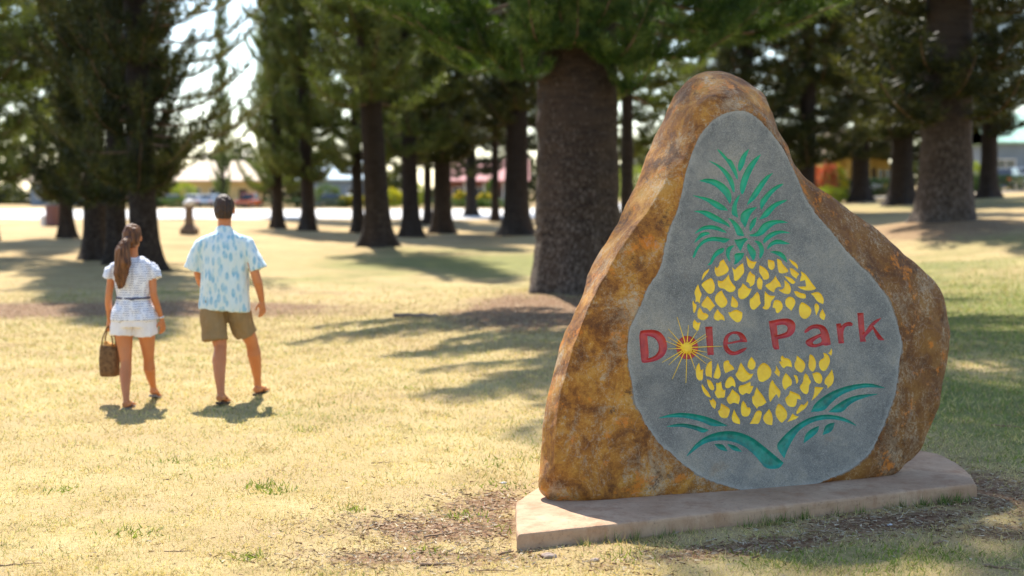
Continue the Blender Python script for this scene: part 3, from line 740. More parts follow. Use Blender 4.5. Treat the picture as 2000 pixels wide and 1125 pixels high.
for x0, y0, x1, y1 in [(620, 140, 745, 540), (790, 260, 765, 540), (490, 315, 700, 550), (485, 435, 700, 565), (455, 495, 690, 590), (485, 612, 690, 602), (400, 810, 690, 640), (500, 845, 700, 655), (550, 1055, 722, 670), (750, 1110, 764, 670),
                       (890, 925, 800, 665), (1050, 832, 830, 655), (1130, 772, 850, 640), (1062, 660, 850, 622), (1285, 570, 850, 588), (1062, 425, 830, 560), (1045, 390, 820, 545), (915, 352, 800, 530)]:
    a = uv3(1240 + x0 / 7.5, 600 + y0 / 7.5, .0002 - .004); b = uv3(1240 + x1 / 7.5, 600 + y1 / 7.5, -.004)
    mb = MB(); dd = (b - a); sd = Vector((-dd.z, 0, dd.x)).normalized(); V = []; Fs = []
    for k in range(7):
        t = k / 6; c = a + dd * t; hw = .0012 + .0026 * t; c.y = -(face_w(c.x, c.z) - .004)
        V += [c - sd * hw + Vector((0, .001, 0)), c - sd * hw * .5 - Vector((0, .0022, 0)), c + sd * hw * .5 - Vector((0, .0022, 0)), c + sd * hw + Vector((0, .001, 0))]
        if k:
            q = 4 * (k - 1); Fs += [[q + i, q + i + 1, q + i + 5, q + i + 4] for i in range(3)]
    mb.add(V, Fs).build('ray', M['yellow'], burst)

# ---- the plinth
def slab():
    pl = [(.025, 7.03), (.55, 7.265), (1.1, 7.52), (1.7, 7.80), (2.2, 8.03), (2.74, 8.28), (2.79, 8.55), (2.83, 8.95), (2.80, 9.25), (2.66, 9.42), (2.3, 9.38), (1.5, 8.95), (.8, 8.55), (.16, 8.22), (.02, 7.80)]
    P = []
    for i in range(len(pl)):
        a, b = np.array(pl[i]), np.array(pl[(i + 1) % len(pl)]); k = max(1, int(np.linalg.norm(b - a) / .03))
        P += [a + (b - a) * t / k for t in range(k)]
    P = np.array(P); c = P.mean(0); V = []; n = len(P)
    prof = [(0, -.12), (0, -.02), (0, .04), (.0, .066), (-.004, .077), (-.014, .083), (-.05, .0862), (-.15, .088), (-.4, .088)]
    for ins, z in prof:
        for p in P:
            d = (p - c) / np.linalg.norm(p - c); q = p + d * ins
            e = noise.noise(Vector((p[0] * 7, p[1] * 7, z * 20))) * .006 + noise.noise(Vector((p[0] * 30, p[1] * 30, z * 30))) * .003
            if ins < -.1: e = 0
            V.append((q[0] + d[0] * e, q[1] + d[1] * e, z + (0 if z < .07 or ins < -.1 else .4 * e)))
    Fs = []
    for k in range(len(prof) - 1):
        for i in range(n): Fs.append([k * n + i, k * n + (i + 1) % n, (k + 1) * n + (i + 1) % n, (k + 1) * n + i])
    Fs.append([(len(prof) - 1) * n + i for i in range(n)])
    me = mesh_np('concrete_plinth', V, Fs, [M['concrete']], smooth=False)
    o = link('concrete_plinth', me)
    bm = bmesh.new(); bm.from_mesh(me); bmesh.ops.recalc_face_normals(bm, faces=bm.faces); bm.to_mesh(me); bm.free()
    tag(o, 'low pinkish concrete slab under the painted boulder', 'plinth')
slab()

# ------------------------------------------------------------------ trees
def spikes(base, direc, length, width, r):
    """one thin triangle per row: base points, unit directions"""
    n = len(base); s = np.cross(direc, r.normal(size=(n, 3))); s /= np.linalg.norm(s, axis=1)[:, None] + 1e-9
    w = np.asarray(width).reshape(-1, 1) * .5; L = np.asarray(length).reshape(-1, 1)
    V = np.empty((n * 3, 3)); V[0::3] = base - s * w; V[1::3] = base + s * w; V[2::3] = base + direc * L
    return V
def gen_branch(seed, L, nb, steps, k, slen, swid, droop=.12, up=.30, bare=.22, blen=.30, thick=.03):
    """a limb with rows of needle-covered cords; returns foliage triangles and wood (V, F). grows along +X"""
    r = np.random.default_rng(seed)
    def axis_pt(t):
        t = np.asarray(t, float)
        return np.stack([t * L * .96, .05 * L * np.sin(t * 3 + seed), -droop * L * np.sin(t * math.pi * .8) + up * L * t ** 3], -1)
    fol = []; wood = MB()
    ts = np.linspace(0, 1, 9); A = axis_pt(ts)
    wood.loft([tuple(p) for p in A], [thick * (1 - .85 * t) + .004 for t in ts], 5, ref=(0, 1, 0))
    def cord(p0, d0, l):
        n = max(2, int(steps * l / (blen * L))); t = (np.arange(n) + .5) / n
        curve = np.array([0, 0, .45 * l])
        P = p0 + d0 * (t * l)[:, None] + curve * (t ** 2)[:, None]
        D = d0 + curve * (2 * t)[:, None] / max(l, .01); D /= np.linalg.norm(D, axis=1)[:, None]
        Pb = np.repeat(P, k, 0); Db = np.repeat(D, k, 0)
        rad = r.normal(size=Pb.shape); rad -= (rad * Db).sum(1)[:, None] * Db; rad /= np.linalg.norm(rad, axis=1)[:, None] + 1e-9
        dd = Db * .62 + rad * .80 + np.array([0, 0, .12]); dd /= np.linalg.norm(dd, axis=1)[:, None]
        fol.append(spikes(Pb + r.normal(size=Pb.shape) * .006, dd, slen * r.uniform(.7, 1.25, len(Pb)), swid * r.uniform(.7, 1.3, len(Pb)), r))
    for i in range(nb):
        t = bare + (1 - bare) * (i + .5) / nb + r.uniform(-.01, .01); side = 1 if i % 2 else -1
        p = axis_pt(t); T = axis_pt(min(1, t + .02)) - axis_pt(t - .02); T /= np.linalg.norm(T)
        a = r.uniform(.65, 1.05); d = T * math.cos(a) + np.array([0, 1, 0]) * side * math.sin(a) * r.uniform(.8, 1.) + np.array([0, 0, r.uniform(-.25, .4)])
        d /= np.linalg.norm(d)
        cord(p, d, blen * L * (1.15 - .75 * t) * r.uniform(.7, 1.2))
    for t in np.linspace(bare + .1, .98, max(3, nb // 5)):
        T = axis_pt(min(1, t + .02)) - axis_pt(t - .02); T /= np.linalg.norm(T); cord(axis_pt(t), T, L * .12)
    return np.concatenate(fol), np.array(wood.v), wood.f
def branch_mesh(name, seed, *a, mats=None, **k):
    fv, wv, wf = gen_branch(seed, *a, **k)
    nf = len(fv) // 3
    tri = np.arange(nf * 3).reshape(-1, 3).tolist(); off = len(fv)
    Fs = tri + [[i + off for i in f] for f in wf]
    return mesh_np(name, np.concatenate([fv, wv]), Fs, mats, [0] * nf + [1] * len(wf))
def rotm(az, tilt):
    ca, sa, ct, st = math.cos(az), math.sin(az), math.cos(tilt), math.sin(tilt)
    return np.array([[ca * ct, -sa, -ca * st], [sa * ct, ca, -sa * st], [st, 0, ct]])
lib = [gen_branch(100 + i, 2.0, 17, 8, 7, .24, .032, droop=.10 + .04 * i, up=.32, blen=.32, thick=.03) for i in range(5)]
def crown_mesh(name, seed, H, r_fn, whorl=.46, per=6, skip=.12, mats=None):
    r = np.random.default_rng(seed); FV = []; WV = []; WF = []; wo = 0; z = 0.
    while z < H:
        az0 = r.uniform(0, 6.28)
        for k in range(per):
            if r.random() < skip: continue
            b = lib[r.integers(len(lib))]; s = r_fn(z / H) * r.uniform(.62, 1.12) / 2.0
            M3 = rotm(az0 + k * 6.283 / per + r.uniform(-.25, .25), r.uniform(-.16, .16)); o = np.array([0, 0, z + r.uniform(-.15, .15)])
            S = np.array([s, (s + 1) / 2, (s + 1) / 2])
            FV.append((b[0] * S) @ M3.T + o); WV.append((b[1] * S) @ M3.T + o)
            WF += [[i + wo for i in f] for f in b[2]]; wo += len(b[1])
        z += whorl * r.uniform(.8, 1.2)
    FV = np.concatenate(FV); WV = np.concatenate(WV); nf = len(FV) // 3
    quads = [f for f in WF if len(f) == 4]
    V = np.concatenate([FV, WV]); me = bpy.data.meshes.new(name)
    q = np.array(quads) + len(FV); t = np.arange(nf * 3)
    me.vertices.add(len(V)); me.vertices.foreach_set('co', V.astype(np.float32).ravel())
    li = np.concatenate([t, q.ravel()]).astype(np.int32); me.loops.add(len(li)); me.loops.foreach_set('vertex_index', li)
    ls = np.concatenate([np.arange(nf) * 3, nf * 3 + np.arange(len(q)) * 4]).astype(np.int32)
    me.polygons.add(len(ls)); me.polygons.foreach_set('loop_start', ls); me.update(calc_edges=True)
    for m in mats: me.materials.append(m)
    me.polygons.foreach_set('material_index', np.concatenate([np.zeros(nf), np.ones(len(q))]).astype(np.int32))
    return me
cm = [M['needles'], M['twig_wood']]
CROWNS = [crown_mesh('crown', 11, 17, lambda t: 2.0 * (1 - t) ** .45 + .1, mats=cm),
          crown_mesh('crown', 12, 17, lambda t: 2.1 * (1 - .8 * t ** 1.5), skip=.2, mats=cm),
          crown_mesh('crown', 13, 15, lambda t: 2.0 * (1 - t) ** .6 + .1, whorl=.52, mats=cm),
          crown_mesh('crown', 14, 16, lambda t: 1.9 + .5 * math.sin(t * 5) - 1.2 * t, skip=.25, mats=cm)]
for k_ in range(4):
    m_ = CROWNS[k_].copy(); m_.materials[0] = M['needles_sunlit']; CROWNS.append(m_)
def trunk_mesh(name, r0, H, flare, seed, lean=0, m=None, n=28, fine=.12, roots=5):
    r = np.random.default_rng(seed); ph = r.uniform(0, 6.28, 4); zs = [-.35]; z = -.35
    while z < H: z += fine * (1 if z < 6 else 5); zs.append(z)
    V = []
    for z in zs:
        rr = r0 * (1 - .75 * max(0, z) / H)
        fl = flare * math.exp(-max(z, -.2) / .42)
        for k in range(n):
            th = 2 * math.pi * k / n
            a = rr + fl * (1 + .45 * math.sin(roots * th + ph[0]) + .25 * math.sin((roots + 3) * th + ph[1]))
            a += r0 * .045 * noise.noise(Vector((math.cos(th) * 1.5, math.sin(th) * 1.5, z * 3.5 + seed))) + r0 * .05 * noise.noise(Vector((math.cos(th) * 2.5, math.sin(th) * 2.5, z * .8 + seed)))
            if fine < .1: a += .010 * noise.noise(Vector((math.cos(th) * 1.2, math.sin(th) * 1.2, z * 13))) + .012 * noise.noise(Vector((math.cos(th) * 6, math.sin(th) * 6, z * 7)))
            V.append((a * math.cos(th) + lean * z, a * math.sin(th), z))
    nz_ = len(zs); idx = np.arange(nz_ * n).reshape(nz_, n); j = np.roll(np.arange(n), -1)
    Fq = np.stack([idx[:-1], idx[:-1][:, j], idx[1:][:, j], idx[1:]], -1).reshape(-1, 4)
    return mesh_np(name, V, Fq, [m or M['bark2']], smooth=True)
def pine(px, D, w_px, crown_py, label, crown=0, tone=None, group='conifers of the park', lean=0, cs=1., flare=.35, H=21, rot=None, cz=1., stem_name='trunk', bark=None):
    p = at(px, D); s = F / D; r0 = w_px / s / 2
    root = empty('pine_tree', p); tag(root, label, 'pine tree', group)
    sd = int(abs(px) * 7 + D); r = np.random.default_rng(sd)
    link(stem_name, trunk_mesh('trunk', r0, H, flare * r0 * 1.1, sd, lean, bark), root)
    z0 = EYE - p.z + (374 - crown_py) / s + .35 * cs
    c = link('crown', CROWNS[crown + (4 if tone else 0)], root, (lean * z0, 0, z0)); c.rotation_euler = (0, 0, rot if rot is not None else r.uniform(0, 6.28)); c.scale = (cs, cs, cz * (H + 1 - z0) / 17)
    return root
def Dbase(py, z=0.): return F * (EYE - z) / (py - 374)
T = [(130, 55, 27, 388, 'slim dark pine trunk standing alone left of the dark three trunk cluster', 0, 1.0, 0),
     (187, 37.6, 44, 372, 'thick near black pine on the left of the three trunk cluster behind the woman', 1, 1.0, .0),
     (229, 34.6, 38, 385, 'middle pine of the dark three trunk cluster behind the woman', 0, .92, .0),
     (283, 31.2, 54, 366, 'grey barked pine on the right of the three trunk cluster, above the woman\'s head', 2, .78, -.02),
     (542, 68.5, 22, 368, 'slender pine in front of the pale road, first one right of the man', 1, .85, 0),
     (603, 65.8, 26, 345, 'slender leaning pine in front of the pale road, second one right of the man', 0, .95, -.03),
     (700, 61.7, 22, 340, 'pine half hidden behind the thick flared trunk left of centre', 2, 1.05, -.02),
     (741, 43.9, 50, 215, 'thick pine with a flared leaning base in sunlit grass left of centre', 1, 1.1, -.055),
     (803, 56.8, 34, 300, 'pine just right of the flared leaning trunk, its base in shade', 0, 1.2, -.02),
     (835, 77, 16, 330, 'thin far pine seen between two darker trunks in the middle row', 2, 1.1, 0),
     (864, 62, 36, 318, 'stout pine left of the pink roofed house in the middle row', 3, 1.25, 0),
     (920, 104, 22, 345, 'far pine standing right in front of the pink roofed house', 0, 1.4, 0),
     (967, 86, 15, 280, 'very thin dark pine touching the left edge of the broad dark trunk', 2, 1.2, 0),
     (1009, 58, 50, 255, 'broad dark pine just left of the huge foreground pine', 1, 1.3, 0),
     (1224, 42, 26, 200, 'dark pine seen in the gap between the huge pine and the boulder', 2, 1.1, 0),
     (1575, 60, 34, 330, 'dark pine rising right behind the shoulder of the boulder', 1, 1.45, 0),
     (1680, 80, 36, 312, 'pine with a short bare trunk in front of the yellow house', 0, 1.7, 0),
     (1760, 68, 46, 275, 'pine just left of the massive pale barked trunk on the right', 3, 1.5, 0),
     (1845, 35, 104, 262, 'massive pine with a pale mottled trunk on a dirt mound at the right', 1, 1.5, 0),
     (1930, 72, 34, 262, 'dark pine beside the parked cars at the right edge', 2, 1.3, 0),
     ]
for px, D, w, cpy, lab, cr, cs, lean in T:
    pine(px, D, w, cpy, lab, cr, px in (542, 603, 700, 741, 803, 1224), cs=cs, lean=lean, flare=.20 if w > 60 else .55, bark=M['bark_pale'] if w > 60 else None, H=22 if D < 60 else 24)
t3 = [o for o in COL.objects if o.get('label', '').startswith('grey barked pine')][0]
T3B = [branch_mesh('bough', 60 + i, 2.6, 13, 12, 9, .17, .018, droop=.04, up=.34, bare=.25, blen=.26, thick=.03, mats=[M['needles'], M['twig_wood']]) for i in range(3)]
for k, (z_, az_, L_) in enumerate([(2.5, 4, 2.35), (2.75, -18, 2.5), (2.95, 15, 2.6), (3.2, -5, 2.3), (3.5, -30, 2.4), (3.8, 10, 2.1), (4.2, -12, 1.9), (4.6, 22, 2.3), (5.0, -4, 2.5), (5.3, -35, 2.3), (5.6, 8, 2.2), (5.9, -14, 2.6), (2.3, -50, 2.2), (2.6, 200, 1.9), (6.2, 5, 2.4)]):
    o = link('branch', T3B[k % 3], t3, (.25 * math.cos(R(az_)), .25 * math.sin(R(az_)), z_)); o.rotation_euler = (0, 0, R(az_)); o.scale = (L_ / 2.6,) * 3
# background rows that close the view above the houses
for i, (px, D, w, cpy, cr, cs, lab) in enumerate([(-14, 52, 20, 350, 3, 1.1, 'sunlit pine at the left edge whose low boughs hang over the road'),
        (-40, 40, 30, 350, 1, 1.2, 'pine beyond the left edge of the picture with boughs reaching in'),
        (545, 100, 14, 350, 0, 1., 'far pine behind the slender pair right of the man'),
        (607, 90, 16, 330, 1, 1.2, 'far pine crown filling the gap between the two slender pines'),
        (738, 86, 16, 320, 2, 1.4, 'far pine crown left of the thick flared trunk'), (802, 92, 16, 320, 3, 1.4, 'far pine crown behind the row just right of the flared trunk'),
        (866, 80, 15, 300, 1, 1.5, 'far pine crown above the pink roofed house'), (1012, 110, 16, 300, 0, 1.5, 'far pine behind the broad dark trunk'),
        (1226, 74, 16, 310, 3, 1.2, 'far light green pine left of the boulder'), (1370, 75, 24, 330, 1, 1.2, 'pine hidden behind the top of the boulder'),
        (436, 125, 9, 372, 0, .5, 'thin far pine standing alone in the bright sky gap left of centre'),
        (1455, 58, 30, 320, 2, 1.6, 'pine behind the right side of the boulder top'), (1578, 95, 22, 320, 3, 1.5, 'far pine behind the boulder shoulder'),
        (1682, 105, 20, 315, 1, 1.6, 'far pine crown above the yellow flowers'), (1764, 100, 20, 318, 0, 1.7, 'far pine crown above the yellow house'),
        (1848, 62, 26, 250, 3, 1.5, 'pine crown behind the massive pale trunk'), (2065, 60, 30, 215, 0, 1.3, 'pine crown hanging over the parked cars')]):
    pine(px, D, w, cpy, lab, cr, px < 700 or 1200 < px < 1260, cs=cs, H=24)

# the huge pine behind the boulder: every bough a part
TB = at(1128, 23.1)
big = empty('pine_tree', TB)
tag(big, 'huge foreground pine with ringed brown bark and low spreading boughs behind the boulder', 'pine tree', 'conifers of the park')
link('trunk', trunk_mesh('trunk', .68, 35, .15, 5, -.004, M['bark'], n=72, fine=.05, roots=6), big)
nm = [M['needles_near'], M['twig_wood']]
NB = [branch_mesh('bough', 40 + i, 4.2, 24, 26, 11, .21, .014, droop=dr, up=upp, bare=.2, blen=.24, thick=.034, mats=nm) for i, (dr, upp) in enumerate([(.14, .26), (.20, .34), (.08, .2), (.17, .25)])]
NBP = NB[0].copy(); NBP.materials[1] = M['pale_wood']  # pale limb wood stands in for sunlight on the bare boughs
def bough(z, az, L, k, tilt=0., name='branch'):
    o = link(name, NBP if L > 4.1 and 3 < az < 3.3 and z < 4.8 or (z, L) == (4.55, 3.7) else NB[k], big, (.45 * math.cos(az), .45 * math.sin(az), z)); s = L / 4.2
    o.rotation_euler = (0, -tilt, az); o.scale = (s, max(s, .7), max(s, .75)); return o
specials = [(4.75, R(183), 4.3, 0, 0), (4.55, R(196), 3.7, 1, -.02), (4.0, R(206), 2.7, 2, -.05), (4.9, R(168), 3.9, 3, .05), (4.1, R(176), 2.6, 1, -.05),
            (4.35, R(262), 1.6, 0, .1), (4.5, R(286), 2.0, 1, .15), (4.0, R(235), 1.5, 2, .0), (4.6, R(248), 2.2, 3, .1), (4.1, R(300), 1.8, 1, 0),
            (4.6, R(-8), 4.9, 0, .0), (4.3, R(12), 4.4, 2, .0), (4.9, R(-20), 4.6, 3, .05), (4.2, R(-35), 3.2, 1, -.05), (4.7, R(30), 4.6, 0, 0), (4.5, R(60), 3.6, 2, 0),
            (3.75, R(228), 1.15, 1, .25), (4.15, R(262), 1.5, 3, .2), (3.95, R(302), 1.7, 0, .0), (4.3, R(250), 2.2, 1, .0), (3.6, R(325), 1.3, 1, .1), (3.85, R(200), 1.5, 3, .05), (5.0, R(190), 4.2, 2, .0),
            (5.3, R(215), 3.3, 0, .05), (5.2, R(-50), 3.2, 2, .05), (5.2, R(270), 2.6, 3, .1)]
for a in specials: bough(*a)
z = 5.5; r = np.random.default_rng(3)
while z < 33:  # boughs above the frame, shaped tall and wide to shade the foreground
    a0 = r.uniform(0, 6.28); nb_ = 6
    for k in range(nb_):
        if z < 9.5 and R(85) < (a0 + k * 6.283 / nb_) % 6.283 < R(168): continue  # gap left in the boughs so sun reaches the ground beside the trunk
        bough(z + r.uniform(-.15, .15), a0 + k * 6.283 / nb_ + r.uniform(-.3, .3), (4.7 - .03 * (z - 5)) * r.uniform(.7, 1.1), int(r.integers(4)), r.uniform(-.05, .12))
    z += .8 if z < 10 else 1.1
c = link('crown', CROWNS[0], big, (0, 0, 32.5)); c.scale = (1.8, 1.8, .2)
# a pine just outside the frame on the right, whose shade and boughs reach in
for x, y, lab, cs, cz0 in [(10.2, 19.5, 'pine outside the right edge whose dark boughs fill the top right corner', 1.5, 3.9), (15.5, 27, 'second pine outside the right edge shading the grass', 1.4, 3.5)]:
    g = gz(x, y); root = empty('pine_tree', (x, y, g)); tag(root, lab, 'pine tree', 'conifers of the park')
    link('trunk', trunk_mesh('trunk', .5, 20, .25, int(x * 9)), root); c = link('crown', CROWNS[1 if x < 12 else 3], root, (0, 0, cz0)); c.scale = (cs, cs, 1)

# ------------------------------------------------------------------ grass, litter, twigs
def fr(P, s=1.): return None
def in_slab(x, y): return (y > 7.0 + .462 * (x - .02)) & (y < 8.22 + .47 * (x - .1)) & (x > .0) & (x < 2.83)
def scatter(n, ymin, ymax, power):
    u = rng.random(n); y = ymin + (ymax - ymin) * u ** power; half = y * .375 + .35
    x = rng.uniform(-1, 1, n) * half; return x, y
def grass():
    x, y = scatter(400000, 5.6, 30, 1.75)
    d = blob(x, y, DIRT); g = blob(x, y, GREEN)
    nz1 = np.array([noise.noise(Vector((a * 3.1, b * 3.1, 0))) for a, b in zip(x[::4], y[::4])]).repeat(4)[:len(x)]
    cl = np.sin(x * 23 + 3 * np.sin(y * 17)) * np.sin(y * 21 + 2 * np.sin(x * 13))
    keep = (d + rng.normal(0, .22, len(x)) < .46) & ~in_slab(x, y) & (cl + rng.normal(0, .6, len(x)) > -.55) & (rng.random(len(x)) < sstep(30, 17, y))
    x, y, g, d = x[keep], y[keep], g[keep], d[keep]; n = len(x)
    z = ground_z(x, y)
    base = np.stack([x, y, z - .004], 1)
    far = np.clip(y / 8, 1, 2.6)
    az = rng.uniform(0, 6.28, n); ti = rng.uniform(.25, 1.35, n)
    D_ = np.stack([np.cos(az) * np.sin(ti), np.sin(az) * np.sin(ti), np.cos(ti)], 1)
    L = rng.uniform(.018, .042, n) * (1 + .4 * g) * np.sqrt(far); W = rng.uniform(.003, .0055, n) * far
    V = spikes(base, D_, L, W, rng)
    gm = np.clip(g * 1.1 + .25 * (np.sin(x * 2.1 + y) * np.sin(y * 1.7 - x * .6)), 0, 1)
    isg = rng.random(n) < (.12 + .62 * gm)
    t = rng.random((n, 1))
    straw = np.array([.64, .53, .24]) * (.75 + .55 * t); grn = np.array([.20, .26, .05]) * (.6 + .9 * t)
    brown = np.array([.22, .14, .07]) * (.6 + .7 * t)
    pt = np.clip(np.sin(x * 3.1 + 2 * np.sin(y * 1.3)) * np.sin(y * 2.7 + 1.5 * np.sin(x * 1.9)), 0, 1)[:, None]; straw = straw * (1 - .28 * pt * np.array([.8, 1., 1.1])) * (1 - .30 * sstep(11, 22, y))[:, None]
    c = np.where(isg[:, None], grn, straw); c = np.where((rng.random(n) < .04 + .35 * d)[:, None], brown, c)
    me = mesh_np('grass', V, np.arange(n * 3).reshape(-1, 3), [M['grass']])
    ca = me.color_attributes.new('tint', 'FLOAT_COLOR', 'POINT'); cc = np.concatenate([np.repeat(c, 3, 0), np.ones((n * 3, 1))], 1)
    ca.data.foreach_set('color', cc.astype(np.float32).ravel())
    tag(link('grass', me), 'short dry yellow grass with green blades covering the park lawn', 'grass', kind='stuff')
grass()
def litter():
    x, y = scatter(210000, 5.6, 24, 1.5)
    d = blob(x, y, DIRT); keep = (rng.random(len(x)) < np.clip(d * 1.5 - .12, .015, .95)) & ~in_slab(x, y)
    x, y = x[keep], y[keep]; n = len(x)
    base = np.stack([x, y, ground_z(x, y) + rng.uniform(.001, .012, n)], 1)
    az = rng.uniform(0, 6.28, n); ti = rng.uniform(1.2, 1.6, n)
    D_ = np.stack([np.cos(az) * np.sin(ti), np.sin(az) * np.sin(ti), np.cos(ti)], 1)
    V = spikes(base, D_, rng.uniform(.015, .05, n), rng.uniform(.004, .010, n), rng)
    t = rng.random((n, 1)); k = rng.random(n)[:, None]
    c = np.where(k < .4, np.array([.36, .26, .16]) * (.6 + .8 * t), np.where(k < .75, np.array([.15, .075, .045]) * (.5 + t), np.array([.50, .42, .30]) * (.7 + .5 * t)))
    me = mesh_np('dry_leaf_litter', V, np.arange(n * 3).reshape(-1, 3), [M['litter']])
    ca = me.color_attributes.new('tint', 'FLOAT_COLOR', 'POINT'); cc = np.concatenate([np.repeat(c, 3, 0), np.ones((n * 3, 1))], 1)
    ca.data.foreach_set('color', cc.astype(np.float32).ravel())
    tag(link('dry_leaf_litter', me), 'brown and straw coloured needle litter on the bare reddish earth', 'leaf litter', kind='stuff')
litter()
def weeds():
    B = []
    for px, py, n_, sp in [(515, 950, 26, .07), (545, 962, 22, .06), (1110, 806, 18, .06), (1150, 806, 16, .06), (260, 1040, 20, .07), (690, 998, 14, .05), (330, 905, 16, .07), (600, 840, 12, .06), (1225, 1090, 16, .06), (900, 1008, 18, .08), (1010, 1040, 22, .1),
                           (840, 1080, 16, .08), (480, 1090, 18, .06), (120, 960, 14, .06), (800, 760, 14, .07), (1020, 950, 26, .12), (960, 905, 20, .12), (1960, 900, 26, .12), (1700, 1095, 30, .15), (1500, 1090, 26, .12), (1850, 1090, 24, .12)]:
        p = gnd(px, py); n_ *= 3; B.append(np.stack([p.x + rng.normal(0, sp, n_), p.y + rng.normal(0, sp * .9, n_), np.full(n_, p.z - .003)], 1))
    B = np.concatenate(B); B = B[~in_slab(B[:, 0], B[:, 1])]; n = len(B); az = rng.uniform(0, 6.28, n); ti = rng.uniform(.3, 1.3, n)
    D_ = np.stack([np.cos(az) * np.sin(ti), np.sin(az) * np.sin(ti), np.cos(ti)], 1)
    V = spikes(B, D_, rng.uniform(.025, .06, n), rng.uniform(.006, .012, n), rng); t = rng.random((n, 1)); c = np.array([.22, .30, .035]) * (.5 + .8 * t)
    me = mesh_np('weeds', V, np.arange(n * 3).reshape(-1, 3), [M['grass']])
    ca = me.color_attributes.new('tint', 'FLOAT_COLOR', 'POINT'); cc = np.concatenate([np.repeat(c, 3, 0), np.ones((n * 3, 1))], 1)
    ca.data.foreach_set('color', cc.astype(np.float32).ravel())
    tag(link('weeds', me), 'small bright green weeds scattered through the dry lawn', 'weeds', kind='stuff')
weeds()
# tall green tufts along the foot of the plinth
def tufts():
    B = []; c = []
    for k in range(46):
        t = rng.uniform(.12, .98); x = .03 + 2.7 * t; y = 7.03 + 1.25 * t - rng.uniform(.015, .09); m = int(rng.integers(8, 22))
        B.append(np.stack([x + rng.normal(0, .018, m), y + rng.normal(0, .012, m), np.full(m, -.005)], 1))
    B = np.concatenate(B); n = len(B); az = rng.uniform(0, 6.28, n); ti = rng.uniform(.05, .75, n)
    D_ = np.stack([np.cos(az) * np.sin(ti), np.sin(az) * np.sin(ti), np.cos(ti)], 1)
    V = spikes(B, D_, rng.uniform(.03, .085, n), rng.uniform(.003, .006, n), rng); t = rng.random((n, 1))
    c = np.where(rng.random(n)[:, None] < .7, np.array([.10, .17, .03]) * (.6 + .9 * t), np.array([.42, .35, .16]) * (.6 + .6 * t))
    me = mesh_np('grass_tufts', V, np.arange(n * 3).reshape(-1, 3), [M['grass']])
    ca = me.color_attributes.new('tint', 'FLOAT_COLOR', 'POINT'); cc = np.concatenate([np.repeat(c, 3, 0), np.ones((n * 3, 1))], 1)
    ca.data.foreach_set('color', cc.astype(np.float32).ravel())
    tag(link('grass_tufts', me), 'green grass tufts growing along the front foot of the concrete slab', 'grass', kind='stuff')
tufts()
def twig(px, py, L, ang, rad, label, fork=True, m=None, name='twig'):
    p = gnd(px, py); r = random.Random(px); mb = MB(); P = []; x = -L / 2
    for k in range(7): P.append((x + L * k / 6, r.uniform(-.04, .04) * L, rad + r.uniform(0, .03) * L))
    mb.loft(P, [rad * (1 - .09 * k) for k in range(7)], 6, ref=(0, 1, 0))
    if fork: mb.loft([P[3], (P[4][0], P[4][1] + .12 * L, P[4][2] + .01), (P[5][0] - .01, P[5][1] + .25 * L, rad)], [rad * .6, rad * .45, rad * .2], 5, ref=(0, 1, 0))
    o = mb.build(name, m or M['twig'], None, (p.x, p.y, gz(p.x, p.y)), smooth=True); o.rotation_euler = (0, 0, ang)
    tag(o, label, 'twig' if name == 'twig' else 'branch', 'dry twigs lying on the ground' if name == 'twig' else None)
for px, py, L, ang, rad, lab in [(788, 1014, .10, -.9, .006, 'short pale stick on bare earth left of the slab, farthest of the sticks'),
        (862, 1048, .20, .5, .006, 'forked curved twig on red earth left of the slab corner'), (855, 1106, .17, .05, .008, 'straight brown twig near the bottom edge, left of the slab corner'),
        (992, 1082, .08, .8, .007, 'twig leaning toward the lower left corner of the slab'), (748, 905, .16, .3, .003, 'thin bent twig on sunny grass left of the boulder'),
        (736, 1012, .07, -.3, .007, 'little stick on bare earth at the edge of the sunny grass'), (40, 1105, .20, .25, .004, 'thin twig in sunny grass at the bottom left corner'),
        (1610, 1040, .18, .05, .005, 'dark twig in the shade in front of the slab'), (1835, 1062, .10, .7, .007, 'curled twig in the shade below the right end of the slab'),
        (1965, 835, .22, -.5, .006, 'pale twig on the shaded grass right of the boulder'), (1955, 1112, .16, -.5, .007, 'brown twig at the bottom right corner'),
        (350, 1080, .15, .1, .003, 'fine twig in sunny grass near the bottom edge, left side'), (960, 1118, .22, .05, .004, 'long thin twig at the bottom edge below the slab corner')]:
    twig(px, py, L, ang, rad, lab)
twig(812, 622, .62, .12, .035, 'pale fallen branch lying on the sunlit lawn left of the huge pine', name='fallen_branch', m=M['pale_wood'])
def stone(px, py, s, label, m):
    p = gnd(px, py); bm = bmesh.new(); bmesh.ops.create_icosphere(bm, subdivisions=3, radius=1)
    for v in bm.verts:
        d = noise.noise(v.co * 1.3 + Vector((px, 0, 0))) * .35; v.co *= (1 + d); v.co = Vector((v.co.x * s[0], v.co.y * s[1], v.co.z * s[2]))
    me = bpy.data.meshes.new('stone'); bm.to_mesh(me); bm.free(); me.materials.append(m); me.polygons.foreach_set('use_smooth', [True] * len(me.polygons))
    o = link('stone', me, None, (p.x, p.y, gz(p.x, p.y) + s[2] * .4)); tag(o, label, 'stone', 'small stones around the slab')
M['pebble'] = simple('pinkish_stone', (.42, .33, .27), (.28, .19, .14), 20, .85)
M['white_scrap'] = simple('pale_stone', (.66, .66, .66), None, 20, .7)
stone(1072, 1090, (.04, .022, .016), 'flat pinkish stone lying under the left front edge of the slab', M['pebble'])
stone(1162, 1097, (.02, .016, .012), 'small pinkish stone in the grass in front of the slab', M['pebble'])
stone(1738, 1026, (.014, .010, .006), 'tiny white pebble in the shade in front of the slab', M['white_scrap'])
stone(983, 945, (.022, .016, .008), 'white flat pebble on the grass left of the boulder base', M['white_scrap'])

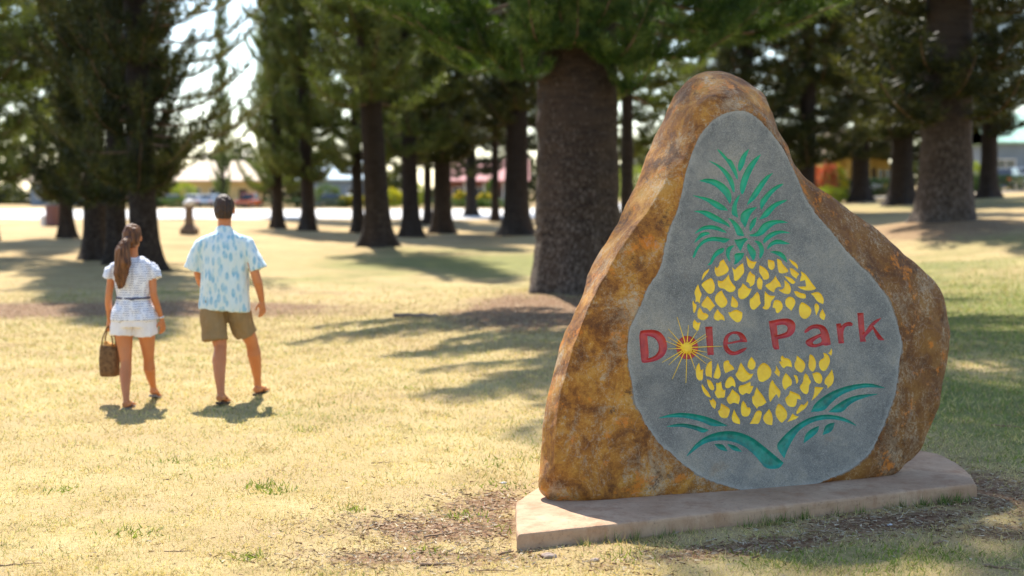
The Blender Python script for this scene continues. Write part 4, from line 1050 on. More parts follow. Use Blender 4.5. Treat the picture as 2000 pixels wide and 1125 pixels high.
# ------------------------------------------------------------------ people
def ellipsoid(c, r, n=18, m=12):
    V = []; Fs = []
    for i in range(1, m):
        ph = math.pi * i / m
        for k in range(n):
            th = 2 * math.pi * k / n
            V.append((c[0] + r[0] * math.sin(ph) * math.cos(th), c[1] + r[1] * math.sin(ph) * math.sin(th), c[2] + r[2] * math.cos(ph)))
    for i in range(m - 2):
        for k in range(n): Fs.append([i * n + k, (i + 1) * n + k, (i + 1) * n + (k + 1) % n, i * n + (k + 1) % n])
    t = len(V); V += [(c[0], c[1], c[2] + r[2]), (c[0], c[1], c[2] - r[2])]
    for k in range(n):
        Fs.append([t, k, (k + 1) % n]); Fs.append([t + 1, (m - 2) * n + (k + 1) % n, (m - 2) * n + k])
    return V, Fs
def grow(parts, voxel, smooth, name, m, parent, disp=None):
    V = []; Fs = []
    for v_, f_ in parts:
        n = len(V); V += [tuple(p) for p in v_]; Fs += [[i + n for i in f] for f in f_]
    me = remesh(V, Fs, voxel, smooth); me.name = name
    if disp:
        n_ = len(me.vertices); co = np.empty(n_ * 3, np.float32); me.vertices.foreach_get('co', co); co = co.reshape(-1, 3)
        no = np.array([tuple(x.vector) for x in me.vertex_normals]); dd_ = np.array([disp(Vector(c_)) for c_ in co.tolist()])
        me.vertices.foreach_set('co', (co + no * dd_[:, None]).astype(np.float32).ravel())
    me.materials.clear(); me.materials.append(m)
    me.polygons.foreach_set('use_smooth', [True] * len(me.polygons)); me.update()
    return link(name, me, parent)
def tube(P, r, n=14): return loft(P, r, n)
def hand(wr, direc, palm_n, s, curl=.5, side=1):
    """palm with four unequal bent fingers and a thumb; direc points to the finger tips, palm_n out of the palm"""
    d = Vector(direc).normalized(); pn = Vector(palm_n); pn = (pn - d * pn.dot(d)).normalized(); w = d.cross(pn) * side; wr = Vector(wr); out = []
    out.append(loft([wr - d * .01 * s, wr + d * .03 * s, wr + d * .07 * s, wr + d * .095 * s], [(.021 * s, .016 * s), (.034 * s, .016 * s), (.040 * s, .015 * s), (.036 * s, .011 * s)], 12, ref=tuple(w)))
    for k, L in enumerate((.068, .078, .072, .056)):
        off = (k - 1.5) * .0205 * s; b = wr + d * .085 * s + w * off; c1 = (d + pn * .35 * curl).normalized(); c2 = (d + pn * 1.3 * curl).normalized(); c3 = (d * .6 + pn * 2. * curl).normalized()
        p1 = b + c1 * L * .45 * s; p2 = p1 + c2 * L * .32 * s; p3 = p2 + c3 * L * .25 * s
        out.append(loft([b, p1, p2, p3], [.0092 * s, .0088 * s, .0078 * s, .006 * s], 8, ref=tuple(w)))
    b = wr + d * .025 * s - w * .028 * s; t1 = b + (d * .7 - w * .65 + pn * .3).normalized() * .042 * s; t2 = t1 + (d * .95 - w * .1 + pn * .45).normalized() * .032 * s
    out.append(loft([b, t1, t2], [.013 * s, .0108 * s, .008 * s], 8, ref=tuple(pn)))
    return out
def foot(ank, toe, s, heel_up=0.):
    a = Vector(ank); t = Vector(toe); d = (t - a); d.z = 0; d.normalize(); h = Vector((a.x, a.y, 0)) - d * .05 * s
    hz = heel_up
    P = [Vector((h.x, h.y, .030 * s + hz)), Vector((a.x, a.y, .035 * s + hz)) + d * .02, Vector((t.x, t.y, .028 * s + t.z)) - d * .06 * s, Vector((t.x, t.y, .018 * s + t.z))]
    out = [loft(P, [(.028 * s, .028 * s), (.034 * s, .034 * s), (.043 * s, .022 * s), (.032 * s, .013 * s)], 14, ref=(1, 0, 0))]
    side = Vector((-d.y, d.x, 0))
    for k in range(5):
        b = P[3] + side * (k - 2) * .0155 * s - d * .01 * s; out.append(loft([b, b + d * (.026 - .002 * abs(k - 1)) * s], [.009 * s, .007 * s], 8, ref=(0, 0, 1)))
    return out, P, d
def sandal(P, d, s, m, parent):
    side = Vector((-d.y, d.x, 0)); a = P[0] - d * .028 * s; b = P[3] + d * .035 * s; mb = MB(); n = 14; V = []
    up = Vector((0, 0, 1))
    prof = [.018, .030, .033, .031, .029, .031, .036, .041, .044, .045, .043, .038, .028, .012]
    for k in range(n):
        t = k / (n - 1); c = a + (b - a) * t
        zz = np.interp(t, [0, .2, .65, 1], [P[0].z - .032 * s, P[1].z - .038 * s, P[2].z - .026 * s, P[3].z - .018 * s])
        for sg, dz in ((-1, -.014), (1, -.014), (1, .002), (-1, .002)): V.append((c.x + side.x * sg * prof[k] * s, c.y + side.y * sg * prof[k] * s, zz + dz))
    Fs = [[3, 2, 1, 0], [4 * n - 4, 4 * n - 3, 4 * n - 2, 4 * n - 1]] + [[4 * k + i, 4 * k + (i + 1) % 4, 4 * k + 4 + (i + 1) % 4, 4 * k + 4 + i] for k in range(n - 1) for i in range(4)]
    o = mb.add(V, Fs).build('sandal', m, parent)
    sb = MB(); mid = P[2] + up * .020 * s; q = P[2] + d * .045 * s
    for sg in (-1, 1): sb.loft([P[1] + side * sg * .036 * s + d * .02 - up * .02 * s, mid + side * sg * .028 * s, q + up * .004], [.006 * s] * 3, 6)
    sb.build('strap', m, o, smooth=True)
def head(c, s, back_face=1):
    """c = head centre; looks towards +Y"""
    cx, cyy, cz = c; out = [ellipsoid((cx, cyy - .008 * s, cz + .015 * s), (.074 * s, .093 * s, .100 * s)), ellipsoid((cx, cyy + .022 * s, cz - .048 * s), (.056 * s, .068 * s, .062 * s))]
    out.append(loft([(cx, cyy + .085 * s, cz + .018 * s), (cx, cyy + .098 * s, cz - .005 * s), (cx, cyy + .108 * s, cz - .026 * s), (cx, cyy + .088 * s, cz - .034 * s)], [.007 * s, .009 * s, .014 * s, .009 * s], 8))
    for sx in (-1, 1):
        out.append(ellipsoid((cx + sx * .078 * s, cyy - .002, cz - .008 * s), (.008 * s, .018 * s, .032 * s), 10, 8))
        out.append(ellipsoid((cx + sx * .031 * s, cyy + .083 * s, cz + .012 * s), (.015 * s, .008 * s, .009 * s), 10, 8))
    out.append(ellipsoid((cx, cyy + .086 * s, cz - .056 * s), (.024 * s, .011 * s, .006 * s), 10, 8)); out.append(ellipsoid((cx, cyy + .084 * s, cz - .068 * s), (.020 * s, .011 * s, .007 * s), 10, 8))
    return out
def eyes(c, s, parent):
    mb = MB()
    for sx in (-1, 1): mb.add(*ellipsoid((c[0] + sx * .031 * s, c[1] + .086 * s, c[2] + .010 * s), (.012 * s, .007 * s, .006 * s), 10, 8))
    mb.build('eyes', M['tie'], parent, smooth=True)

# the man, walking away
pm = at(443, 12.25); man = empty('person', pm)
tag(man, 'person with short dark hair in a pale blue leaf print shirt and khaki shorts', 'person')
B = []
B.append(loft([(0, 0, .84), (0, 0, .93), (0, 0, 1.04), (0, .01, 1.18), (0, 0, 1.32), (0, -.01, 1.39), (0, -.01, 1.44)], [(.155, .10), (.165, .115), (.150, .105), (.165, .115), (.175, .110), (.140, .080), (.066, .058)], 24))
B.append(tube([(0, -.015, 1.42), (0, 0, 1.50), (0, .01, 1.60)], [.068, .058, .056]))
B += head((0, .015, 1.645), 1.06)
# right arm (screen right), left arm
B.append(tube([(.130, -.01, 1.365), (.188, -.015, 1.315), (.235, -.03, 1.22), (.268, -.05, 1.10)], [.045, .049, .046, .040]))
B.append(tube([(.268, -.05, 1.10), (.288, -.04, 1.02), (.303, -.01, .93), (.312, .01, .86)], [.040, .041, .032, .026]))
B += hand((.312, .01, .865), (.05, .08, -1), (-.8, .5, 0), 1.02, .5, 1)
B.append(tube([(-.130, -.01, 1.365), (-.188, -.005, 1.315), (-.228, .02, 1.22), (-.240, .04, 1.10)], [.045, .049, .046, .040]))
B.append(tube([(-.240, .04, 1.10), (-.225, .08, 1.02), (-.19, .14, .93), (-.165, .19, .86)], [.040, .041, .032, .026]))
B += hand((-.165, .19, .865), (.12, .25, -1), (.8, .4, 0), 1.02, .5, -1)
# legs
B.append(tube([(-.085, 0, .90), (-.09, -.01, .78), (-.065, -.04, .60), (-.035, -.07, .47), (-.03, -.10, .43)], [.085, .092, .073, .058, .054]))
B.append(tube([(-.03, -.09, .45), (-.03, -.15, .36), (-.01, -.24, .24), (.012, -.31, .13), (.018, -.33, .08)], [.053, .062, .048, .034, .034]))
B.append(tube([(.085, 0, .90), (.10, .03, .78), (.155, .09, .60), (.195, .14, .49), (.20, .15, .44)], [.085, .092, .073, .058, .054]))
B.append(tube([(.20, .15, .47), (.21, .17, .38), (.215, .23, .26), (.215, .29, .14), (.215, .31, .08)], [.053, .062, .049, .034, .034]))
f1, P1, d1 = foot((.018, -.335, .09), (.03, -.16, 0), 1.05, .035); f2, P2, d2 = foot((.215, .315, .09), (.25, .49, 0), 1.05, 0.012)
B += f1 + f2
grow(B, .0065, 3, 'body', M['skin'], man)
eyes((0, .015, 1.645), 1.06, man)
wr = lambda s, a: (lambda p: a * noise.noise(Vector((p.x * s, p.y * s, p.z * s * .45))) + a * .5 * noise.noise(Vector((p.x * s * 2.3, p.y * s * 2.3, p.z * s))))
S = [loft([(-.01, 0, .775), (-.008, 0, .80), (0, 0, .95), (0, 0, 1.10), (0, 0, 1.26), (0, -.01, 1.37), (0, -.012, 1.425), (0, -.01, 1.455)], [(.222, .150), (.222, .152), (.212, .150), (.205, .145), (.208, .140), (.190, .118), (.150, .095), (.088, .074)], 32)]
for sx, p in ((1, [(.13, -.01, 1.385), (.200, -.012, 1.345), (.255, -.025, 1.245), (.298, -.035, 1.13)]), (-1, [(-.13, -.01, 1.385), (-.200, -.008, 1.345), (-.250, .01, 1.245), (-.285, .025, 1.13)])):
    S.append(loft(p, [(.052, .070), (.060, .074), (.068, .080), (.078, .086)], 20))
S.append(loft([(0, -.01, 1.44), (0, -.008, 1.475), (0, 0, 1.492)], [.082, .074, .070], 20))
grow(S, .008, 14, 'shirt', M['shirt'], man, wr(11, .014))
H_ = [loft([(0, 0, .95), (0, 0, .86), (0, 0, .78)], [(.175, .125), (.185, .135), (.19, .14)], 24),
      loft([(-.092, 0, .86), (-.10, -.02, .72), (-.085, -.05, .52)], [(.105, .118), (.108, .118), (.112, .112)], 20), loft([(.092, .01, .86), (.11, .04, .72), (.155, .10, .565)], [(.105, .118), (.106, .116), (.108, .110)], 20)]
grow(H_, .008, 4, 'shorts', M['khaki'], man, wr(12, .016))
HM = [ellipsoid((0, -.004, 1.672), (.086, .108, .108)), ellipsoid((0, -.035, 1.63), (.080, .078, .088))]
o = grow(HM, .006, 2, 'hair', M['hair_man'], man, lambda p: .008 * noise.noise(Vector((p.x * 55, p.y * 55, p.z * 30))))
bm = bmesh.new(); bm.from_mesh(o.data)
bmesh.ops.delete(bm, geom=[v for v in bm.verts if (v.co.y > .055 and v.co.z < 1.70) or v.co.z < 1.565 or (abs(v.co.x) > .055 and v.co.y > .0 and v.co.z < 1.66)], context='VERTS'); bm.to_mesh(o.data); bm.free()
sandal(P1, d1, 1.05, M['sole'], man); sandal(P2, d2, 1.05, M['sole'], man)

# the woman, walking away with a bag
pw = at(264, 12.0); wom = empty('person', pw)
tag(wom, 'person with a long brown ponytail in a striped blouse and white shorts', 'person')
B = []
B.append(loft([(0, 0, .70), (0, 0, .78), (0, 0, .90), (0, .01, 1.02), (0, 0, 1.13), (0, -.005, 1.185), (0, -.005, 1.24)], [(.145, .10), (.158, .112), (.118, .088), (.128, .10), (.130, .090), (.112, .066), (.052, .048)], 24))
B.append(tube([(0, -.01, 1.22), (0, 0, 1.30), (0, .01, 1.38)], [.052, .045, .046]))
B += head((.0, .015, 1.415), .93)
B.append(tube([(.105, 0, 1.165), (.142, 0, 1.135), (.168, -.01, 1.06), (.180, -.03, .93)], [.040, .042, .034, .029]))
B.append(tube([(.180, -.03, .93), (.195, -.01, .86), (.215, .02, .78), (.228, .04, .715)], [.029, .030, .023, .019]))
B += hand((.228, .04, .72), (.06, .10, -1), (-.8, .5, 0), .88, .5, 1)
B.append(tube([(-.105, 0, 1.165), (-.142, 0, 1.135), (-.180, -.015, 1.06), (-.198, -.03, .93)], [.040, .042, .034, .029]))
B.append(tube([(-.198, -.03, .93), (-.205, -.02, .86), (-.208, .0, .78), (-.208, .01, .715)], [.029, .030, .023, .019]))
B += hand((-.208, .01, .72), (0, 0, -1), (.35, .9, 0), .88, 1.1, -1)
B.append(tube([(-.075, 0, .76), (-.085, -.01, .64), (-.07, -.03, .48), (-.055, -.06, .36), (-.05, -.08, .33)], [.080, .082, .062, .047, .045]))
B.append(tube([(-.05, -.07, .35), (-.045, -.12, .27), (-.025, -.20, .17), (-.005, -.26, .09), (0, -.27, .06)], [.045, .051, .038, .028, .029]))
B.append(tube([(.078, 0, .76), (.095, .02, .64), (.102, .05, .50), (.100, .08, .39), (.10, .09, .35)], [.080, .082, .062, .047, .045]))
B.append(tube([(.10, .085, .37), (.10, .10, .29), (.095, .17, .20), (.092, .24, .13), (.092, .26, .09)], [.045, .051, .039, .028, .029]))
f1, P1, d1 = foot((0, -.275, .07), (.01, -.12, 0), .88, .01); f2, P2, d2 = foot((.092, .265, .10), (.10, .40, .0), .88, .045)
B += f1 + f2
grow(B, .006, 3, 'body', M['skin'], wom)
eyes((0, .015, 1.415), .93, wom)
S = [loft([(0, 0, .715), (0, 0, .80), (0, 0, .885), (0, 0, .92), (0, .005, 1.02), (0, 0, 1.12), (0, 0, 1.20), (0, -.005, 1.255)], [(.200, .150), (.178, .138), (.135, .105), (.134, .104), (.152, .120), (.165, .115), (.148, .088), (.062, .055)], 32)]
for sx in (-1, 1): S.append(loft([(sx * .10, 0, 1.185), (sx * .150, 0, 1.165), (sx * .182, -.005, 1.12), (sx * .203, -.01, 1.065)], [(.045, .055), (.048, .060), (.050, .066), (.052, .070)], 18))
grow(S, .007, 9, 'blouse', M['blouse'], wom, wr(16, .016))
grow([loft([(0, 0, .912), (0, 0, .905), (0, 0, .896)], [(.144, .114), (.146, .116), (.146, .116)], 28), ellipsoid((.02, -.112, .90), (.022, .014, .013))], .006, 1, 'waist_tie', M['tie'], wom)
grow([loft([(0, 0, .80), (0, 0, .72), (0, 0, .66)], [(.162, .122), (.175, .135), (.178, .135)], 24), loft([(-.088, 0, .72), (-.092, -.01, .585)], [(.094, .112), (.102, .112)], 20), loft([(.09, 0, .72), (.10, .015, .585)], [(.094, .112), (.100, .112)], 20)], .007, 4, 'shorts', M['white_cotton'], wom, wr(14, .008))
HW = [ellipsoid((0, -.004, 1.438), (.077, .098, .094)), ellipsoid((0, -.04, 1.40), (.070, .065, .075)), tube([(0, -.085, 1.40), (-.02, -.135, 1.375)], [.032, .034]),
      tube([(-.015, -.13, 1.39), (-.042, -.155, 1.31), (-.040, -.155, 1.21), (-.062, -.15, 1.11), (-.058, -.155, 1.03), (-.075, -.155, .985)], [.036, .060, .068, .060, .036, .010], 16), tube([(-.04, -.13, 1.36), (-.085, -.14, 1.29), (-.10, -.13, 1.22)], [.022, .020, .006], 10)]
o = grow(HW, .006, 2, 'hair', M['hair_woman'], wom, lambda p: .010 * noise.noise(Vector((p.x * 60, p.y * 60, p.z * 9))))
bm = bmesh.new(); bm.from_mesh(o.data)
bmesh.ops.delete(bm, geom=[v for v in bm.verts if (v.co.y > .06 and v.co.z < 1.46) or (abs(v.co.x) > .05 and v.co.y > .01 and v.co.z < 1.41)], context='VERTS'); bm.to_mesh(o.data); bm.free()
grow([ellipsoid((-.005, -.10, 1.395), (.036, .018, .036))], .006, 1, 'hair_band', M['tie'], wom)
br = MB(); br.loft([(.222, .035, .742), (.224, .037, .728)], [(.027, .026), (.027, .026)], 20); br.build('bracelet', M['silver'], wom, smooth=True)
sandal(P1, d1, .88, M['grey_sole'], wom); sandal(P2, d2, .88, M['grey_sole'], wom)

# the straw bag she carries
bagp = (pw.x - .214, pw.y + .01, pw.z + .235); bag = empty('straw_bag', bagp)
tag(bag, 'brown woven straw bag hanging from the hand of the person with the ponytail', 'bag')
V = []; Fs = []; prof = [(.060, .050, 0), (.074, .062, .006), (.078, .066, .05), (.080, .068, .14), (.076, .058, .22), (.072, .050, .262), (.066, .044, .262), (.070, .050, .20), (.070, .056, .02)]
n = 32
for a, b, z in prof:
    for k in range(n):
        th = 2 * math.pi * k / n; c, s = math.cos(th), math.sin(th); q = (abs(c) ** 4 + abs(s) ** 4) ** -.25
        e = .0015 * math.sin(z * 500) if z > 0 else 0
        V.append(((a + e) * c * q, (b + e) * s * q, z + .006 * math.sin(2 * th) * (z > .25)))
for i in range(len(prof) - 1):
    for k in range(n): Fs.append([i * n + k, i * n + (k + 1) % n, (i + 1) * n + (k + 1) % n, (i + 1) * n + k])
Fs += [list(range(n))[::-1], [(len(prof) - 1) * n + k for k in range(n)]]
link('basket', mesh_np('basket', V, Fs, [M['wicker']], smooth=True), bag)
for sy in (-1, 1):
    mb = MB(); P = [(-.05, sy * .05, .24), (-.045, sy * .045, .32), (-.015, sy * .018, .41), (.0, sy * .008, .428), (.015, sy * .018, .41), (.040, sy * .045, .32), (.045, sy * .05, .24)]
    mb.loft(P, [.006] * 7, 8, ref=(0, 1, 0)); mb.build('handle', M['wicker'], bag, smooth=True)
tag(grow([ellipsoid((0, 0, .245), (.055, .036, .045)), ellipsoid((-.02, .005, .27), (.03, .025, .03))], .006, 1, 'folded_cloth', M['orange'], None, lambda p: .008 * noise.noise(p * 50)), 'crumpled orange cloth poking out of the brown straw bag', 'cloth')
bpy.data.objects['folded_cloth'].location = bagp

# ------------------------------------------------------------------ far side: houses, cars, hedges, flowers
def house(px0, px1, D, depth, eave, ridge, wall_m, roof_m, label, doors=(), wins=(), zg=None, over=.7, porch=0, hip=0, trim=None):
    a = at(px0, D, zg); b = at(px1, D, zg); W = b.x - a.x; zb = min(gz(a.x, D), gz(b.x, D)) if zg is None else zg
    h = empty('house', ((a.x + b.x) / 2, D, zb)); tag(h, label, 'house'); w2 = W / 2
    mb = MB(); mb.prism([(-w2, -.6), (w2, -.6), (w2, eave - .02), (-w2, eave - .02)], 1, porch, depth); mb.build('wall', wall_m, h)
    rm = MB(); e = over; th = .14; pitch = (ridge - eave) / (depth / 2 + e)
    V = [(-w2 - e, porch * 0 - e, eave), (w2 + e, -e, eave), (w2 + e, depth + e, eave), (-w2 - e, depth + e, eave), (-w2 - e + hip, depth / 2, ridge), (w2 + e - hip, depth / 2, ridge)]
    V += [(x, y, z + th) for x, y, z in V]
    Fs = [[6, 7, 11, 10], [8, 9, 10, 11], [7, 8, 11], [9, 6, 10], [0, 4, 5, 1], [2, 5, 4, 3], [1, 5, 2], [3, 4, 0], [0, 1, 7, 6], [1, 2, 8, 7], [2, 3, 9, 8], [3, 0, 6, 9]]
    rf = rm.add(V, Fs).build('roof', roof_m, h)
    # standing seams
    k = 0; x = -w2 - e + .4
    while x < w2 + e and k < 40:
        sm = MB(); y0, y1 = -e, depth / 2
        if hip: y1 = min(depth / 2, -e + (depth / 2 + e) * min(1, (min(x + w2 + e, w2 + e - x)) / max(hip, .1)))
        z1 = eave + (ridge - eave) * (y1 + e) / (depth / 2 + e)
        sm.add([(x, y0, eave + th), (x + .06, y0, eave + th), (x + .06, y1, z1 + th), (x, y1, z1 + th), (x, y0, eave + th + .05), (x + .06, y0, eave + th + .05), (x + .06, y1, z1 + th + .05), (x, y1, z1 + th + .05)],
               [(0, 1, 5, 4), (1, 2, 6, 5), (2, 3, 7, 6), (3, 0, 4, 7), (4, 5, 6, 7)]); sm.build('roof_seam', roof_m, rf); x += .8; k += 1
    tr = trim or M['white_trim']
    for (x, w, z0, z1) in wins:
        fm = MB(); y = porch
        fm.box(x - w / 2 - .1, x + w / 2 + .1, y - .08, y - .002, z0 - .1, z0); fm.box(x - w / 2 - .1, x + w / 2 + .1, y - .08, y - .002, z1, z1 + .1)
        fm.box(x - w / 2 - .1, x - w / 2, y - .08, y - .002, z0, z1); fm.box(x + w / 2, x + w / 2 + .1, y - .08, y - .002, z0, z1); fm.box(x - .03, x + .03, y - .07, y - .002, z0, z1)
        fo = fm.build('window', tr, h); MB().box(x - w / 2, x + w / 2, y - .03, y - .006, z0, z1).build('pane', M['glass'], fo)
    for (x, w, z1) in doors:
        dm = MB(); y = porch; dm.box(x - w / 2, x + w / 2, y - .06, y - .004, 0.05, z1); do = dm.build('door', M['dark_door'], h)
        MB().box(x + w / 2 - .12, x + w / 2 - .06, y - .11, y - .062, 1., 1.1).build('handle', M['silver'], do)
    if porch:
        n = max(3, int(W / 2.2))
        for k in range(n + 1):
            x = -w2 + .1 + (W - .2) * k / n; MB().box(x - .08, x + .08, .05, .21, -.4, eave).build('porch_post', tr, h)
        rl = MB(); rl.box(-w2, w2, .10, .16, .9, .98); rl.box(-w2, w2, .10, .16, .15, .21); rl.build('railing', tr, h)
    return h
M['cream_wall'] = simple('cream_wall', (.66, .50, .25), (.58, .43, .20), .6, .85); M['tan_roof'] = simple('pale_tan_roof', (.72, .58, .44), (.60, .47, .35), .5, .8)
M['pink_roof'] = simple('faded_red_roof', (.62, .30, .28), (.50, .22, .21), .6, .75); M['brown_wall'] = simple('red_brown_wall', (.22, .10, .08), None, .8, .85)
M['blue_roof'] = simple('pale_blue_roof', (.55, .68, .76), (.42, .55, .62), .5, .7); M['grey_wall'] = simple('grey_blue_wall', (.22, .27, .33), None, .6, .85)
M['yellow_wall'] = simple('mustard_wall', (.46, .30, .07), (.36, .23, .05), .6, .85); M['green_roof'] = simple('pale_green_roof', (.42, .66, .54), (.34, .55, .45), .5, .75)
M['white_trim'] = simple('white_trim', (.75, .74, .70), None, 2, .7); M['yellow_trim'] = simple('yellow_trim', (.62, .42, .10), None, 2, .7)
M['glass'] = simple('window_glass', (.03, .04, .05), None, 2, .12, 0, spec=.6); M['dark_door'] = simple('dark_door', (.07, .045, .035), None, 3, .6)
M['tyre'] = simple('tyre_rubber', (.025, .025, .025), None, 8, .85)
for c, col in (('silver_blue', (.42, .50, .60)), ('white', (.75, .76, .78)), ('dark_grey', (.06, .065, .07)), ('teal_car', (.05, .22, .30)), ('orange_body', (.65, .14, .04)), ('pale_silver', (.60, .66, .70)), ('navy', (.04, .06, .14))):
    M['car_' + c] = simple('car_paint_' + c, col, tuple(x * .93 for x in col), 1, .25, 0, spec=.5, coat=.6)
house(352, 488, 172, 9, 3.0, 5.4, M['cream_wall'], M['tan_roof'], 'cream walled house with a wide pale tan roof across the road on the left', doors=[(3.4, 1., 2.1)], wins=[(-2.6, 1.6, 1., 2.1), (.2, 1.4, 1., 2.1)], hip=3.0, over=1.5)
house(590, 720, 176, 8, 3.2, 5.6, M['grey_wall'], M['blue_roof'], 'grey blue house with a pale blue roof behind the slender pines', doors=[(0, 1., 2.1)], wins=[(-2.4, 1.8, .9, 2.2), (2.4, 1.6, .9, 2.2)])
house(868, 1022, 170, 8, 3.0, 5.6, M['brown_wall'], M['pink_roof'], 'red brown house with a faded pink roof left of the huge pine', doors=[(1.6, 1., 2.1)], wins=[(-3, 1.4, .9, 2.2), (-.6, 1.2, .9, 2.2), (3.6, 1.2, .9, 2.2)], porch=1.2)
house(1612, 1745, 104, 8, 2.9, 5.0, M['yellow_wall'], M['tan_roof'], 'mustard yellow house with a porch behind the orange flowers on the right', doors=[(1.0, .9, 2.1)], wins=[(-1.2, 1.2, .9, 2.0), (2.1, .9, .9, 2.0)], porch=1.3, trim=M['yellow_trim'])
house(1940, 2110, 112, 9, 3.5, 6.0, M['grey_wall'], M['green_roof'], 'large house with a pale green metal roof at the right edge', doors=[(0, 1, 2.1)], wins=[(-2.5, 1.4, 1, 2.2), (2.5, 1.4, 1, 2.2)])
house(60, 190, 178, 8, 2.9, 4.8, M['grey_wall'], M['tan_roof'], 'low grey house across the road seen below the left pines', doors=[(0, 1., 2.1)], wins=[(-2.6, 1.6, 1., 2.1), (2.6, 1.4, 1., 2.1)])

def car(px, D, rz, paint, label, kind='car', s=1.):
    p = at(px, D); c = empty('parked_car' if kind == 'car' else 'parked_pickup', (p.x, p.y, gz(p.x, p.y) + .04), rz); tag(c, label, 'car' if kind == 'car' else 'pickup', 'vehicles parked beyond the lawn')
    c.scale = (s, s, s)
    lower = [(-2.15, .35), (-2.2, .62), (-2.1, .85), (-1.2, .95), (1.35, .92), (2.05, .80), (2.18, .58), (2.15, .35)]
    b = MB(); b.prism(lower, 1, -.86, .86); b.build('body', paint, c, bevel=.07, smooth=False)
    top = [(-1.75, .90), (-1.25, 1.42), (.35, 1.46), (1.15, .90)] if kind == 'car' else [(-.5, .9), (-.35, 1.62), (.75, 1.62), (1.35, .9)]
    V = []
    for y, ins in ((-.80, 0), (.80, 0)):
        for x, z in top: V.append((x, y * (1 if z < 1. else .82), z))
    g = MB(); g.add(V, [[3, 2, 1, 0], [4, 5, 6, 7], [0, 1, 5, 4], [1, 2, 6, 5], [2, 3, 7, 6], [3, 0, 4, 7]]); cab = g.build('cabin', paint, c, bevel=.04)
    (x0, z0), (x1, z1), (x2, z2), (x3, z3) = top
    def glass(q): w_ = MB(); w_.add(q, [[0, 1, 2, 3]]); w_.build('window', M['glass'], c)
    L = lambda A, B_, t: (A[0] + (B_[0] - A[0]) * t, A[1] + (B_[1] - A[1]) * t)
    for sy in (-1, 1):
        yb, yt = sy * .808, sy * .69
        a0 = L((x0, z0), (x1, z1), .18); a1 = L((x0, z0), (x1, z1), .85); d0 = L((x3, z3), (x2, z2), .18); d1 = L((x3, z3), (x2, z2), .85)
        f = lambda z: yb + (yt - yb) * (z - .9) / (z1 - .9) * 1.0 + sy * .006
        m0, m1 = (a0[0] + d0[0]) / 2, (a1[0] + d1[0]) / 2
        glass([(a0[0] + .12, f(a0[1]), a0[1]), (m0 - .05, f(a0[1]), a0[1]), (m1 - .05, f(a1[1]), a1[1]), (a1[0] + .05, f(a1[1]), a1[1])])
        glass([(m0 + .05, f(a0[1]), d0[1]), (d0[0] - .12, f(d0[1]), d0[1]), (d1[0] - .05, f(d1[1]), d1[1]), (m1 + .05, f(a1[1]), d1[1])])
    for (A, B_, sg) in (((x0, z0), (x1, z1), -1), ((x3, z3), (x2, z2), 1)):
        q0, q1 = L(A, B_, .12), L(A, B_, .88); o = .012 * sg
        glass([(q0[0] + o, -.70, q0[1]), (q0[0] + o, .70, q0[1]), (q1[0] + o, .60, q1[1]), (q1[0] + o, -.60, q1[1])])
    if kind != 'car': MB().box(-2.05, -.6, -.74, .74, .955, .965).build('bed', M['tyre'], c)
    for wx in (-1.35, 1.35):
        for sy in (-1, 1):
            w_ = MB(); n = 20; ring = [(wx + .33 * math.cos(2 * math.pi * k / n), .33 + .33 * math.sin(2 * math.pi * k / n)) for k in range(n)]
            w_.prism(ring, 1, sy * .70, sy * .90); wo = w_.build('wheel', M['tyre'], c, bevel=.02)
            r_ = MB(); r_.prism([(wx + .19 * math.cos(2 * math.pi * k / n), .33 + .19 * math.sin(2 * math.pi * k / n)) for k in range(n)], 1, sy * .895, sy * .915); r_.build('rim', M['silver'], wo)
    for sx, nm_, mm in ((2.165, 'headlight', M['silver']), (-2.195, 'tail_light', M['car_orange_body'])):
        for sy in (-1, 1): MB().box(sx - .03, sx + .03, sy * .68 - .14, sy * .68 + .14, .60, .74).build(nm_, mm, c)
    MB().box(-2.26, -2.16, -.8, .8, .40, .55).build('bumper', M['car_dark_grey'], c)
    return c
car(415, 158, R(78), M['car_silver_blue'], 'silver blue car parked in front of the cream house, left of the man\'s head')
car(383, 160, R(85), M['car_white'], 'white car parked in front of the cream house behind the stone pillar')
car(150, 160, R(10), M['car_teal_car'], 'teal car parked across the road left of the three trunk cluster')
car(340, 164, R(95), M['car_dark_grey'], 'dark car parked left of the cream house')
car(655, 162, R(4), M['car_navy'], 'navy blue car parked in front of the grey blue house')
car(690, 164, R(88), M['car_white'], 'white car beside the yellow shrub at the grey blue house')
car(486, 154, R(80), M['car_orange_body'], 'orange red vehicle parked just right of the man\'s head', 'pickup')
car(1962, 96, R(60), M['car_dark_grey'], 'dark grey car parked at the right edge beside the last pine trunk')
car(1990, 106, R(15), M['car_pale_silver'], 'pale silver car parked farther back at the right edge')
car(1700, 99, R(84), M['car_white'], 'white car nosed in front of the mustard yellow house', s=.8)

